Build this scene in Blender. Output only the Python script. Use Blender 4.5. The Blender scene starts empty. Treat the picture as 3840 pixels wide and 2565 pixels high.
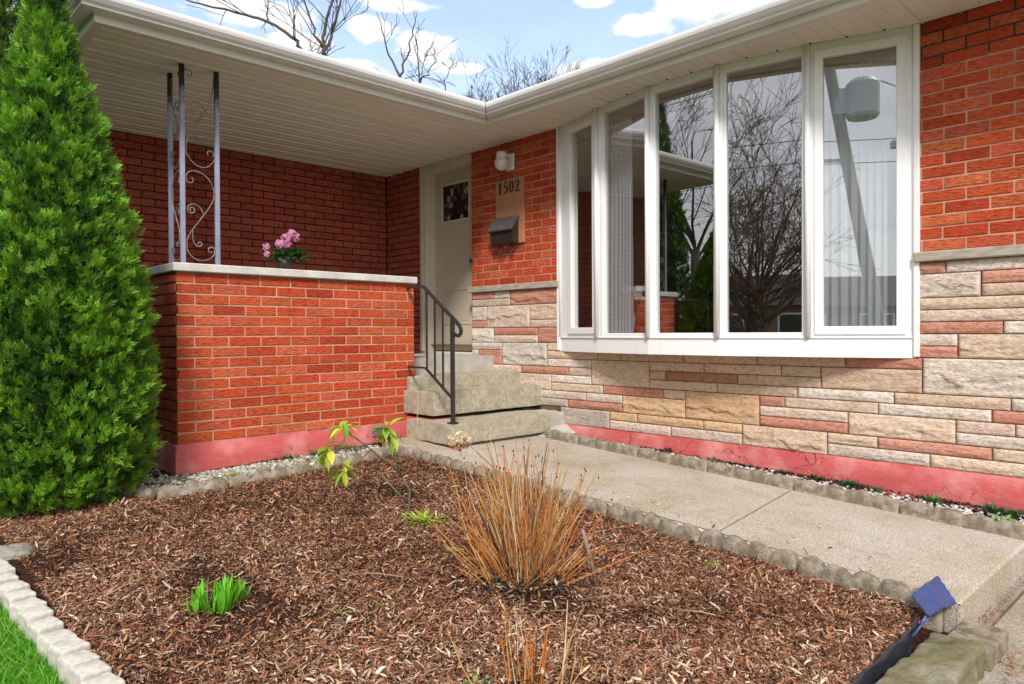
import bpy, math, random
import numpy as np
from mathutils import Vector, noise
random.seed(7); rng = np.random.default_rng(11)
sc = bpy.context.scene; COL = sc.collection
V3 = Vector

# ------------------------------------------------------------------ helpers
class MB:
    """collects faces; build() links them as one mesh object"""
    def __init__(s): s.v=[]; s.f=[]; s.m=[]; s.c=[]; s.sm=[]
    def face(s, pts, col=(.5,.5,.5), m=0, sm=False):
        n=len(s.v); s.v+= [tuple(p) for p in pts]; s.f.append(tuple(range(n,n+len(pts)))); s.m.append(m); s.c.append(col); s.sm.append(sm)
    def raw(s, vs, fs, col=(.5,.5,.5), m=0, sm=False):
        n=len(s.v); s.v+=[tuple(p) for p in vs]
        for f in fs: s.f.append(tuple(n+i for i in f)); s.m.append(m); s.c.append(col); s.sm.append(sm)
    def box(s, a, b, col=(.5,.5,.5), m=0, bev=0.0):
        x0,y0,z0=[min(a[i],b[i]) for i in range(3)]; x1,y1,z1=[max(a[i],b[i]) for i in range(3)]
        if bev<=0:
            vs=[(x0,y0,z0),(x1,y0,z0),(x1,y1,z0),(x0,y1,z0),(x0,y0,z1),(x1,y0,z1),(x1,y1,z1),(x0,y1,z1)]
            s.raw(vs,[(0,3,2,1),(4,5,6,7),(0,1,5,4),(1,2,6,5),(2,3,7,6),(3,0,4,7)],col,m); return
        e=min(bev,(x1-x0)*.45,(y1-y0)*.45,(z1-z0)*.45); vs=[]; idx={}
        X=(x0,x1);Y=(y0,y1);Z=(z0,z1)
        for i in (0,1):
            for j in (0,1):
                for k in (0,1):
                    si,sj,sk=[(1 if t==0 else -1)*e for t in (i,j,k)]
                    idx[i,j,k,0]=len(vs); vs.append((X[i],Y[j]+sj,Z[k]+sk))
                    idx[i,j,k,1]=len(vs); vs.append((X[i]+si,Y[j],Z[k]+sk))
                    idx[i,j,k,2]=len(vs); vs.append((X[i]+si,Y[j]+sj,Z[k]))
        F=[]
        def q(l): F.append(tuple(idx[t] for t in l))
        q([(0,0,0,0),(0,0,1,0),(0,1,1,0),(0,1,0,0)]); q([(1,0,0,0),(1,1,0,0),(1,1,1,0),(1,0,1,0)])
        q([(0,0,0,1),(1,0,0,1),(1,0,1,1),(0,0,1,1)]); q([(0,1,0,1),(0,1,1,1),(1,1,1,1),(1,1,0,1)])
        q([(0,0,0,2),(0,1,0,2),(1,1,0,2),(1,0,0,2)]); q([(0,0,1,2),(1,0,1,2),(1,1,1,2),(0,1,1,2)])
        for k in (0,1):
            for j in (0,1): q([(0,j,k,1),(1,j,k,1),(1,j,k,2),(0,j,k,2)])
            for i in (0,1): q([(i,0,k,0),(i,1,k,0),(i,1,k,2),(i,0,k,2)])
        for i in (0,1):
            for j in (0,1): q([(i,j,0,0),(i,j,1,0),(i,j,1,1),(i,j,0,1)])
        for i in (0,1):
            for j in (0,1):
                for k in (0,1): q([(i,j,k,0),(i,j,k,1),(i,j,k,2)])
        s.raw(vs,F,col,m)
    def prism(s, poly, a, b, axis, col=(.5,.5,.5), m=0):
        """poly: 2-D points in the plane of the two other axes; extruded along axis from a to b"""
        def P(p,t):
            l=list(p); l.insert(axis,t); return tuple(l)
        n=len(poly); vs=[P(p,a) for p in poly]+[P(p,b) for p in poly]
        F=[tuple(range(n))[::-1],tuple(range(n,2*n))]+[(i,(i+1)%n,n+(i+1)%n,n+i) for i in range(n)]
        s.raw(vs,F,col,m)
    def tube(s, pts, rads, n=6, col=(.5,.5,.5), m=0, caps=True, sm=True, sq=False):
        pts=[V3(p) for p in pts]
        if not hasattr(rads,'__len__'): rads=[rads]*len(pts)
        base=len(s.v); up=None
        for i,p in enumerate(pts):
            d=(pts[min(i+1,len(pts)-1)]-pts[max(i-1,0)])
            if d.length<1e-9: d=V3((0,0,1))
            d.normalize()
            if up is None: up=V3((0,0,1)) if abs(d.z)<.9 else V3((1,0,0))
            a=d.cross(up); 
            if a.length<1e-4: a=d.cross(V3((0,1,0.1)))
            a.normalize(); b=d.cross(a); up=-b if sq is False else up
            for k in range(n):
                t=2*math.pi*(k+.5)/n; s.v.append(tuple(p+(a*math.cos(t)+b*math.sin(t))*rads[i]))
        for i in range(len(pts)-1):
            for k in range(n):
                s.f.append((base+i*n+k,base+i*n+(k+1)%n,base+(i+1)*n+(k+1)%n,base+(i+1)*n+k)); s.m.append(m); s.c.append(col); s.sm.append(sm)
        if caps:
            for r in (tuple(base+k for k in range(n))[::-1],tuple(base+(len(pts)-1)*n+k for k in range(n))):
                s.f.append(r); s.m.append(m); s.c.append(col); s.sm.append(False)
    def blob(s, c, r, col=(.5,.5,.5), m=0, nu=10, nv=7, jit=0.0, sm=True, seed=0, flat=1.0):
        vs=[];F=[]
        for j in range(nv+1):
            ph=math.pi*j/nv
            for i in range(nu):
                th=2*math.pi*i/nu; d=V3((math.sin(ph)*math.cos(th),math.sin(ph)*math.sin(th),math.cos(ph)))
                k=1+jit*noise.noise(d*1.7+V3((seed*3.1,seed*1.7,0)))
                vs.append((c[0]+d.x*r[0]*k,c[1]+d.y*r[1]*k,c[2]+d.z*r[2]*k))
        for j in range(nv):
            for i in range(nu):
                a=j*nu+i;b=j*nu+(i+1)%nu; F.append((a,a+nu,b+nu,b))
        s.raw(vs,F,col,m,sm)
    def build(s, name, mats, parent=None, loc=None):
        return mesh_obj(name, np.array(s.v,dtype=np.float32), s.f, mats, parent, loc, s.m, s.c, s.sm)

WLOC={}
def mesh_obj(name, v, faces, mats, parent=None, loc=None, mi=None, cols=None, smooth=None):
    o0=np.array(WLOC[parent.name] if parent else (loc or (0,0,0)),dtype=np.float32)
    me=bpy.data.meshes.new(name); v=np.asarray(v,dtype=np.float32)-o0
    if isinstance(faces,np.ndarray):
        nf,k=faces.shape; me.vertices.add(len(v)); me.vertices.foreach_set('co',v.ravel())
        me.loops.add(nf*k); me.loops.foreach_set('vertex_index',faces.astype(np.int32).ravel())
        me.polygons.add(nf); me.polygons.foreach_set('loop_start',np.arange(0,nf*k,k,dtype=np.int32))
        me.update(calc_edges=True)
    else:
        me.from_pydata(v.tolist(),[],faces)
    if not isinstance(mats,(list,tuple)): mats=[mats]
    for m in mats: me.materials.append(m)
    if mi is not None and any(mi): me.polygons.foreach_set('material_index',np.array(mi,dtype=np.int32))
    if smooth is not None: me.polygons.foreach_set('use_smooth',np.array(smooth,dtype=bool))
    if cols is not None:
        a=me.attributes.new('Col','FLOAT_COLOR','FACE'); c=np.ones((len(me.polygons),4),dtype=np.float32); c[:,:3]=np.array(cols,dtype=np.float32); a.data.foreach_set('color',c.ravel())
    me.update(); o=bpy.data.objects.new(name,me); COL.objects.link(o)
    if parent: o.parent=parent; WLOC[o.name]=WLOC[parent.name]
    else: o.location=tuple(float(t) for t in o0); WLOC[o.name]=tuple(o0)
    return o
def tag(o,label,cat,group=None,kind=None):
    if label: o['label']=label
    if cat: o['category']=cat
    if group: o['group']=group
    if kind: o['kind']=kind
    return o
def thing(name,label,cat,loc,group=None):
    o=bpy.data.objects.new(name,None); COL.objects.link(o); o.location=loc; o.empty_display_size=.1; WLOC[o.name]=loc
    return tag(o,label,cat,group)
def struct(o): o['kind']='structure'; return o
def copy_tree(o,loc=None,rz=None,label=None,scale=None,parent=None):
    c=o.copy(); COL.objects.link(c)
    if parent is not None: c.parent=parent
    if loc is not None: c.location=loc
    if rz is not None: c.rotation_euler=(0,0,rz)
    if scale is not None: c.scale=(scale,)*3
    if label: c['label']=label
    for ch in list(o.children): copy_tree(ch,parent=c)
    return c

# ------------------------------------------------------------------ materials
def nt(name):
    m=bpy.data.materials.new(name); m.use_nodes=True; t=m.node_tree; t.nodes.clear()
    out=t.nodes.new('ShaderNodeOutputMaterial'); b=t.nodes.new('ShaderNodeBsdfPrincipled'); t.links.new(b.outputs[0],out.inputs[0])
    return m,t,b,out
def N(t,k,**kw):
    n=t.nodes.new(k)
    for a,v in kw.items():
        if a.startswith('i_'):
            key=a[2:]; key=int(key) if key.isdigit() else key.replace('_',' ')
            n.inputs[key].default_value=v
        else: setattr(n,a,v)
    return n
def L(t,a,b): t.links.new(a,b)
def mixc(t,f,a,b,mode='MIX'):
    n=N(t,'ShaderNodeMix',data_type='RGBA',blend_type=mode)
    for s,x in ((0,f),(6,a),(7,b)):
        if hasattr(x,'links'): L(t,x,n.inputs[s])
        elif s==0: n.inputs[0].default_value=x
        else: n.inputs[s].default_value=(*x,1)
    return n.outputs[2]
def noisev(t,scale,stretch=(1,1,1),det=4,rough=.6,lo=.3,hi=.7,coord='Object',off=(0,0,0)):
    tc=N(t,'ShaderNodeTexCoord'); mp=N(t,'ShaderNodeMapping'); mp.inputs['Scale'].default_value=stretch; mp.inputs['Location'].default_value=off
    L(t,tc.outputs[coord],mp.inputs[0]); n=N(t,'ShaderNodeTexNoise',i_Scale=scale,i_Detail=det,i_Roughness=rough); L(t,mp.outputs[0],n.inputs['Vector'])
    r=N(t,'ShaderNodeMapRange'); r.inputs[1].default_value=lo; r.inputs[2].default_value=hi; L(t,n.outputs[0],r.inputs[0])
    return r.outputs[0], n.outputs[0]
def bump(t,b,h,strength=.3,dist=.01,prev=None):
    n=N(t,'ShaderNodeBump'); n.inputs['Strength'].default_value=strength; n.inputs['Distance'].default_value=dist
    L(t,h,n.inputs['Height'])
    if prev is not None: L(t,prev,n.inputs['Normal'])
    L(t,n.outputs[0],b.inputs['Normal']); return n.outputs[0]
def pm(name,c1,c2=None,scale=8,rough=.7,bmp=0,bs=60,stretch=(1,1,1),attr=None,metal=0,spec=.4,lo=.3,hi=.7,bd=.004,c3=None,s3=3,bstretch=None,lo3=.5,hi3=.75):
    """noise-mixed paint/stone/wood; attr = use the per-face colour as the base"""
    m,t,b,o=nt(name); b.inputs['Roughness'].default_value=rough; b.inputs['Metallic'].default_value=metal; b.inputs['Specular IOR Level'].default_value=spec
    src=c1
    if attr:
        a=N(t,'ShaderNodeAttribute',attribute_name='Col'); src=a.outputs['Color']
    if c2 is not None:
        f,_=noisev(t,scale,stretch,lo=lo,hi=hi)
        if attr: src=mixc(t,f,src,mixc(t,1.0,src,c2,'MULTIPLY'))
        else: src=mixc(t,f,c1,c2)
    if c3 is not None:
        f,_=noisev(t,s3,(1,1,1),lo=lo3,hi=hi3,off=(3,7,1)); src=mixc(t,f,src,c3) if not attr else mixc(t,f,src,mixc(t,1.0,src,c3,'MULTIPLY'))
    if hasattr(src,'links'): L(t,src,b.inputs['Base Color'])
    else: b.inputs['Base Color'].default_value=(*src,1)
    if bmp:
        _,h=noisev(t,bs,bstretch or stretch,det=5); bump(t,b,h,bmp,bd)
    return m
def leafmat(name,trans=.35,rough=.5):
    m,t,b,o=nt(name); a=N(t,'ShaderNodeAttribute',attribute_name='Col'); L(t,a.outputs['Color'],b.inputs['Base Color']); b.inputs['Roughness'].default_value=rough
    tr=N(t,'ShaderNodeBsdfTranslucent'); L(t,a.outputs['Color'],tr.inputs[0]); mx=N(t,'ShaderNodeMixShader'); mx.inputs[0].default_value=trans
    L(t,b.outputs[0],mx.inputs[1]); L(t,tr.outputs[0],mx.inputs[2]); L(t,mx.outputs[0],o.inputs[0]); return m

M={}
M['brick']=pm('rug_brick',None,(.60,.44,.40),scale=55,rough=.9,bmp=1,bs=70,stretch=(.45,.45,2.0),attr=1,lo=.45,hi=.66,bd=.014,bstretch=(.35,.35,1.8),spec=.2,c3=(.84,.80,.74),s3=2.2)
M['mortar']=pm('mortar',(.66,.40,.28),(.40,.20,.13),scale=5,rough=.95,bmp=.5,bs=120,bd=.003,spec=.1)
M['mortar_dark']=pm('mortar_dark_paint_shade',(.075,.028,.022),(.04,.016,.013),scale=4,rough=.95,bmp=.5,bs=120,spec=.1)  # dark painted joints in the porch; painted-in shade on the low wall's side
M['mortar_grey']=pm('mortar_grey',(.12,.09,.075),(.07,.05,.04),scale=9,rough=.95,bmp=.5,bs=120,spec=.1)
M['stone']=pm('split_face_stone',None,(.74,.64,.56),scale=55,rough=.92,bmp=1,bs=90,stretch=(1,.6,1.4),attr=1,lo=.44,hi=.64,bd=.010,spec=.2,c3=(.86,.82,.72),s3=5)
M['stone_joint']=pm('stone_joint',(.20,.12,.07),(.12,.07,.04),scale=9,rough=.95,spec=.1)
M['band']=pm('band_stone',(.50,.45,.37),(.30,.26,.20),scale=16,rough=.9,bmp=.6,bs=60,stretch=(1,.6,2.5),spec=.2)
M['cap']=pm('cap_stone',(.70,.67,.62),(.50,.47,.43),scale=9,rough=.9,bmp=.4,bs=90,spec=.2)
M['redpaint']=pm('red_foundation_paint',(.60,.125,.118),(.50,.09,.088),scale=7,rough=.8,bmp=.6,bs=26,bd=.008,c3=(.70,.27,.25),s3=3.0,lo3=.46,hi3=.66,stretch=(.6,.6,1.6))
M['conc']=pm('old_concrete',(.48,.43,.335),(.33,.295,.215),scale=34,rough=.95,bmp=.9,bs=85,spec=.15,c3=(.34,.30,.21),s3=8,bd=.007,lo=.40,hi=.64,lo3=.50,hi3=.66)
M['conc_light']=pm('patch_concrete',(.50,.47,.42),(.36,.33,.29),scale=9,rough=.95,bmp=.5,bs=70,spec=.15)
M['white']=pm('white_vinyl',(.86,.86,.855),(.72,.71,.68),scale=9,rough=.42,spec=.4,stretch=(1,1,.35),lo=.58,hi=.85)
M['cream']=pm('cream_soffit',(.80,.75,.66),(.76,.71,.62),scale=2,rough=.6,stretch=(1,4,1))
M['rib']=pm('soffit_rib_edge',(.84,.82,.76),rough=.5)
M['gutter']=pm('gutter_metal',(.80,.79,.78),(.70,.69,.68),scale=3,rough=.45,spec=.5)
M['fascia']=pm('fascia_metal',(.76,.73,.66),(.68,.65,.58),scale=3,rough=.5,spec=.4)
M['shingle']=pm('roof_shingle',(.07,.065,.065),(.035,.033,.035),scale=20,rough=.95,bmp=.6,bs=60)
M['doorp']=pm('taupe_door_paint',(.58,.50,.385),(.54,.46,.355),scale=3,rough=.5)
M['doorframe']=pm('cream_door_frame',(.70,.63,.50),(.64,.58,.46),scale=4,rough=.55)
M['black']=pm('black_iron',(.016,.018,.023),(.035,.036,.04),scale=30,rough=.5,bmp=.2,bs=90,spec=.5)
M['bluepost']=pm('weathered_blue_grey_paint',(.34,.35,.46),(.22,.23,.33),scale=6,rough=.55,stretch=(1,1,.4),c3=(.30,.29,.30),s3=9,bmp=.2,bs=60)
def cracks():
    m=M['redpaint']; t=m.node_tree; b=[n for n in t.nodes if n.type=='BSDF_PRINCIPLED'][0]; src=b.inputs['Base Color'].links[0].from_socket
    g=N(t,'ShaderNodeNewGeometry'); nz=N(t,'ShaderNodeTexNoise',i_Scale=5,i_Detail=5); L(t,g.outputs['Position'],nz.inputs['Vector']); ad=N(t,'ShaderNodeVectorMath',operation='MULTIPLY_ADD'); ad.inputs[1].default_value=(.35,.35,.35); L(t,nz.outputs['Color'],ad.inputs[0]); L(t,g.outputs['Position'],ad.inputs[2])
    mp=N(t,'ShaderNodeMapping'); mp.inputs['Scale'].default_value=(.9,.9,3.2); L(t,ad.outputs[0],mp.inputs[0])
    v=N(t,'ShaderNodeTexVoronoi',feature='DISTANCE_TO_EDGE',i_Scale=1.4); L(t,mp.outputs[0],v.inputs['Vector']); f,_=noisev(t,1.7,lo=.5,hi=.56,off=(2,5,0))
    lt=N(t,'ShaderNodeMapRange'); lt.inputs[1].default_value=.010; lt.inputs[2].default_value=.003; L(t,v.outputs[0],lt.inputs[0]); mu=N(t,'ShaderNodeMath',operation='MULTIPLY'); L(t,lt.outputs[0],mu.inputs[0]); L(t,f,mu.inputs[1])
    c=mixc(t,mu.outputs[0],src,(.16,.035,.03)); f2,_=noisev(t,38,lo=.60,hi=.66,off=(1,1,4)); f3,_=noisev(t,4,lo=.5,hi=.62,off=(8,1,4)); mu2=N(t,'ShaderNodeMath',operation='MULTIPLY'); L(t,f2,mu2.inputs[0]); L(t,f3,mu2.inputs[1])
    c=mixc(t,mu2.outputs[0],c,(.42,.34,.30)); L(t,c,b.inputs['Base Color'])
cracks()
def salts():
    m=M['brick']; t=m.node_tree; b=[n for n in t.nodes if n.type=='BSDF_PRINCIPLED'][0]; src=b.inputs['Base Color'].links[0].from_socket
    f2,_=noisev(t,60,(.5,.5,1.6),lo=.52,hi=.66,off=(1,1,4)); f3,_=noisev(t,3.4,lo=.54,hi=.72,off=(8,1,4)); mu2=N(t,'ShaderNodeMath',operation='MULTIPLY'); L(t,f2,mu2.inputs[0]); L(t,f3,mu2.inputs[1]); mu3=N(t,'ShaderNodeMath',operation='MULTIPLY'); L(t,mu2.outputs[0],mu3.inputs[0]); mu3.inputs[1].default_value=.45
    c=mixc(t,mu3.outputs[0],src,(.72,.36,.25)); L(t,c,b.inputs['Base Color'])
salts()
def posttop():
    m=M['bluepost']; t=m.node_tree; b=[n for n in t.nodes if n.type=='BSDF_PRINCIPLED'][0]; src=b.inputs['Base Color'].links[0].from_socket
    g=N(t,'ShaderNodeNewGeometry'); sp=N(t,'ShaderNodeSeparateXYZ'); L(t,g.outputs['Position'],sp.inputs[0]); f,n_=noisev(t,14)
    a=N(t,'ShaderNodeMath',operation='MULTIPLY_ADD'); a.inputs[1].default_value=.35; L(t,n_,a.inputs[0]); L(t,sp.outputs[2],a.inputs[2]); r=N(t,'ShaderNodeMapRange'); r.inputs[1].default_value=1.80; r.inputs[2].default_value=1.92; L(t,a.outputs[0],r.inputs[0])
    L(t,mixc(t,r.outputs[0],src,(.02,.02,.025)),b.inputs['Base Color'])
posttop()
M['scroll']=pm('rusty_scroll_paint',(.30,.26,.25),(.12,.10,.10),scale=12,rough=.6)
M['wood']=pm('cedar_board',(.52,.24,.13),(.42,.18,.09),scale=9,rough=.7,stretch=(1,8,.7),bmp=.2,bs=30)
M['bronze']=pm('dark_bronze',(.055,.045,.035),(.035,.03,.022),scale=12,rough=.38,metal=.35,spec=.6)
M['lid']=pm('worn_lid_metal',(.16,.145,.15),(.10,.09,.095),scale=16,rough=.34,metal=.4,spec=.6)
M['globe']=pm('opal_glass',(.78,.76,.72),(.72,.70,.66),scale=3,rough=.18,spec=.6)
M['soil']=pm('mulch_soil',(.085,.036,.022),(.018,.010,.008),scale=45,rough=1,bmp=.9,bs=60,bd=.02,spec=.05)
M['chips']=pm('bark_chips',None,(.6,.55,.5),scale=60,rough=.9,attr=1,spec=.15)
M['leaf']=leafmat('leaves'); M['petal']=leafmat('petals',.3,.6)
M['needles']=leafmat('evergreen_sprays',.25,.6)
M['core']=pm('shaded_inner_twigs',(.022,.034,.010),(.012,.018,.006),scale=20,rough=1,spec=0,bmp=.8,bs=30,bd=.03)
M['bark']=pm('grey_bark',(.13,.11,.095),(.07,.055,.045),scale=12,rough=.95,bmp=.5,bs=40,stretch=(1,1,.3))
M['bark_b']=pm('brown_bark',(.26,.17,.11),(.17,.11,.075),scale=8,rough=.95)
M['twig']=pm('dry_stems',None,(.75,.7,.6),scale=40,rough=.7,attr=1,spec=.25)
M['edging']=pm('edging_concrete',(.37,.315,.245),(.17,.14,.10),scale=17,rough=.95,bmp=1,bs=90,spec=.12,c3=(.22,.185,.12),s3=6,bd=.008,lo=.4,hi=.62)
M['paver']=pm('pale_paver',(.62,.59,.53),(.42,.39,.33),scale=22,rough=.95,bmp=.6,bs=70,spec=.15)
M['gravel']=pm('gravel',None,(.7,.68,.64),scale=50,rough=.85,attr=1,spec=.25)
M['grass']=leafmat('grass_blades',.35,.5)
M['lawn']=pm('lawn_soil',(.045,.10,.018),(.03,.05,.012),scale=30,rough=1,spec=0)
M['rock']=pm('mossy_rock',(.24,.21,.13),(.13,.115,.06),scale=7,rough=.95,bmp=.9,bs=24,bd=.02,spec=.15,c3=(.34,.32,.29),s3=6)
M['rockg']=pm('grey_rock',(.30,.275,.23),(.18,.16,.13),scale=8,rough=.95,bmp=.9,bs=24,bd=.02,spec=.15)
M['fabric_b']=pm('blue_landscape_strip',(.045,.075,.22),(.035,.055,.17),scale=20,rough=.42,bmp=.3,bs=40,spec=.5)
M['fabric_t']=pm('pale_blue_strip',(.16,.20,.42),(.12,.16,.36),scale=20,rough=.42,spec=.5)
M['fabric_k']=pm('black_landscape_edge',(.022,.024,.033),(.04,.043,.055),scale=12,rough=.5,bmp=.5,bs=30,spec=.5)
M['room']=pm('room_wall_paint',(.52,.42,.31),(.48,.38,.28),scale=2,rough=.9)
M['roomg']=pm('room_green_paint',(.48,.50,.33),(.44,.46,.30),scale=40,rough=.9,bmp=.3,bs=90)
M['floorw']=pm('room_wood_floor',(.16,.08,.04),(.12,.06,.03),scale=8,rough=.5,stretch=(1,6,1))
M['header']=pm('room_wood_header',(.12,.06,.03),(.09,.045,.02),scale=10,rough=.5,stretch=(1,5,1))
M['asphalt']=pm('asphalt',(.06,.06,.062),(.045,.045,.045),scale=30,rough=.95)
M['grassg']=pm('far_grass',(.06,.12,.025),(.045,.085,.02),scale=3,rough=1,spec=0)
M['brownwall']=pm('far_brick',(.34,.17,.10),(.25,.12,.07),scale=14,rough=.95)
M['ventm']=pm('dull_vent',(.22,.17,.19),(.12,.09,.10),scale=20,rough=.7)
M['steel']=pm('transformer_grey',(.62,.64,.66),(.55,.57,.60),scale=4,rough=.5)
M['pole']=pm('utility_pole_wood',(.44,.41,.38),(.34,.31,.28),scale=10,rough=.95,stretch=(1,1,.15))

# concrete path with exposed aggregate
def aggregate(name,base,dark,light):
    m,t,b,o=nt(name); b.inputs['Roughness'].default_value=.95; b.inputs['Specular IOR Level'].default_value=.12
    f1,_=noisev(t,150,det=3,lo=.36,hi=.64); f2,_=noisev(t,90,det=3,lo=.58,hi=.70,off=(5,2,0)); f3,_=noisev(t,1.6,det=3,lo=.38,hi=.7,off=(1,9,0))
    c=mixc(t,f1,dark,base); c=mixc(t,f2,c,light); c2=mixc(t,1.0,c,(.80,.73,.60),'MULTIPLY'); c=mixc(t,f3,c,c2); f4,_=noisev(t,7,det=6,lo=.56,hi=.74,off=(4,4,0)); c=mixc(t,f4,c,mixc(t,1.0,c,(.78,.75,.70),'MULTIPLY')); L(t,c,b.inputs['Base Color'])
    _,h=noisev(t,130,det=3); bump(t,b,h,.5,.004); return m
M['path']=aggregate('exposed_aggregate',(.59,.53,.46),(.31,.27,.225),(.80,.75,.68))
M['sidewalk']=aggregate('sidewalk_concrete',(.48,.44,.39),(.26,.235,.20),(.66,.62,.56))

def glassmat():
    m,t,b,o=nt('window_glass'); t.nodes.remove(b)
    tr=N(t,'ShaderNodeBsdfTransparent'); tr.inputs[0].default_value=(.86,.88,.88,1); g=N(t,'ShaderNodeBsdfGlossy'); g.inputs['Roughness'].default_value=0.0; g.inputs[0].default_value=(1,1,1,1)
    fr=N(t,'ShaderNodeLayerWeight'); fr.inputs[0].default_value=.5; pw_=N(t,'ShaderNodeMath',operation='POWER'); pw_.inputs[1].default_value=4; L(t,fr.outputs['Facing'],pw_.inputs[0]); ad=N(t,'ShaderNodeMath',operation='MULTIPLY_ADD',use_clamp=True); ad.inputs[1].default_value=.5; ad.inputs[2].default_value=.35
    L(t,pw_.outputs[0],ad.inputs[0]); mx=N(t,'ShaderNodeMixShader'); L(t,ad.outputs[0],mx.inputs[0]); L(t,tr.outputs[0],mx.inputs[1]); L(t,g.outputs[0],mx.inputs[2]); L(t,mx.outputs[0],o.inputs[0]); return m
M['glass']=glassmat()
def curtainmat():
    m,t,b,o=nt('sheer_curtain'); b.inputs['Base Color'].default_value=(.88,.89,.92,1); b.inputs['Roughness'].default_value=.9
    tr=N(t,'ShaderNodeBsdfTranslucent'); tr.inputs[0].default_value=(.7,.72,.76,1); mx=N(t,'ShaderNodeMixShader'); mx.inputs[0].default_value=.4
    L(t,b.outputs[0],mx.inputs[1]); L(t,tr.outputs[0],mx.inputs[2]); L(t,mx.outputs[0],o.inputs[0]); return m
M['curtain']=curtainmat()
def leadglass():
    m,t,b,o=nt('leaded_glass'); tc=N(t,'ShaderNodeTexCoord'); mp=N(t,'ShaderNodeMapping'); mp.inputs['Scale'].default_value=(1,13,11); L(t,tc.outputs['Object'],mp.inputs[0])
    v=N(t,'ShaderNodeTexVoronoi',i_Scale=1.3,i_Randomness=.6); L(t,mp.outputs[0],v.inputs['Vector'])
    r=N(t,'ShaderNodeValToRGB'); r.color_ramp.interpolation='CONSTANT'; e=r.color_ramp.elements; e[0].color=(.02,.012,.012,1); e[1].position=.62; e[1].color=(.30,.31,.30,1); x=e.new(.35); x.color=(.05,.02,.018,1); x=e.new(.8); x.color=(.10,.09,.08,1)
    s=N(t,'ShaderNodeSeparateColor'); L(t,v.outputs['Color'],s.inputs[0]); L(t,s.outputs[0],r.inputs[0]); 
    v2=N(t,'ShaderNodeTexVoronoi',feature='DISTANCE_TO_EDGE',i_Scale=1.3,i_Randomness=.6); L(t,mp.outputs[0],v2.inputs['Vector']); lt=N(t,'ShaderNodeMath',operation='LESS_THAN'); lt.inputs[1].default_value=.05; L(t,v2.outputs[0],lt.inputs[0])
    L(t,mixc(t,lt.outputs[0],r.outputs[0],(.03,.03,.03)),b.inputs['Base Color']); b.inputs['Roughness'].default_value=.15; return m
M['lead']=leadglass()

# ------------------------------------------------------------------ key dimensions (metres, camera eye at z=0)
XB=4.903; ZS=1.9036; YP=5.168; XL=1.725; XR=3.717; YK=7.362; CO=.0745
Z1=-.7556; Z1B=-.826; BT=.488; BB=.427
def pathz(y): return -.90-(4.5-y)*.052
def bedz(x,y):
    u=(x-.6)/2.65; v=(y-1)/3.7
    return (-1.2*(1-u)-1.165*u)*(1-v)+(-1.03*(1-u)-.955*u)*v
def bumpz(x,y): return .012*noise.noise(V3((x*3,y*3,0)))+.008*noise.noise(V3((x*9,y*9,4)))

# ------------------------------------------------------------------ ground and paths
def grid(name,x0,x1,y0,y1,nx,ny,fz,mat):
    X,Y=np.meshgrid(np.linspace(x0,x1,nx+1),np.linspace(y0,y1,ny+1)); v=np.stack([X.ravel(),Y.ravel(),np.array([fz(a,b) for a,b in zip(X.ravel(),Y.ravel())])],1)
    i=np.arange(nx*ny); r=i//nx; c=i%nx; a=r*(nx+1)+c; f=np.stack([a,a+1,a+nx+2,a+nx+1],1)
    return mesh_obj(name,v,f,mat,smooth=np.ones(len(f),bool))
g=MB(); g.face([(-250,-250,-1.34),(250,-250,-1.34),(250,250,-1.34),(-250,250,-1.34)]); struct(g.build('ground',M['grassg']))
struct(grid('garden_bed',.56,3.27,.86,7.3,70,160,lambda x,y: bedz(x,min(y,5.2))+bumpz(x,y)+(.01 if y>1 else -.05),M['soil']))
struct(grid('lawn',-9,.565,-6,22,40,90,lambda x,y: (bedz(.6,min(max(y,1),5.2))-.055+.02*noise.noise(V3((x*2,y*2,9)))),M['lawn']))
# walkway: two slabs with a joint
def slab(mb,x0,x1,y0,y1,zf,th,ny=1,bev=.012):
    ys=[y0+(y1-y0)*i/ny for i in range(ny+1)]
    for i in range(ny):
        a,b=ys[i],ys[i+1]; za,zb=zf(a),zf(b)
        mb.face([(x0+bev,a,za),(x1,a,za),(x1,b,zb),(x0+bev,b,zb)])
        mb.face([(x0,a,za-bev),(x0+bev,a,za),(x0+bev,b,zb),(x0,b,zb-bev)]); mb.face([(x0,a,za-th),(x0,a,za-bev),(x0,b,zb-bev),(x0,b,zb-th)])
    mb.face([(x0,y0,zf(y0)-th),(x1,y0,zf(y0)-th),(x1,y0,zf(y0)-bev),(x0,y0,zf(y0)-bev)]); mb.face([(x0,y0,zf(y0)-bev),(x1,y0,zf(y0)-bev),(x1,y0+bev,zf(y0)),(x0,y0+bev,zf(y0))])
w=MB()
w.raw([(3.31,.86,pathz(.86)-.006),(4.53,.86,pathz(.86)-.006),(4.53,2.115,pathz(2.11)),(3.31,1.945,pathz(1.94))],[(0,1,2,3)])
w.raw([(3.31,.848,pathz(.86)-.018),(4.53,.848,pathz(.86)-.018),(4.53,.86,pathz(.86)-.006),(3.31,.86,pathz(.86)-.006)],[(0,1,2,3)])
w.raw([(3.31,.848,-1.5),(4.53,.848,-1.5),(4.53,.848,pathz(.86)-.018),(3.31,.848,pathz(.86)-.018)],[(0,1,2,3)])
w.raw([(3.298,.86,-1.5),(3.298,5,-1.5),(3.298,5,pathz(5)-.012),(3.298,.86,pathz(.86)-.018)],[(0,1,2,3)])
w.raw([(3.298,.86,pathz(.86)-.018),(3.298,5,pathz(5)-.012),(3.31,5,pathz(5)),(3.31,.86,pathz(.86)-.006)],[(0,1,2,3)])
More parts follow.
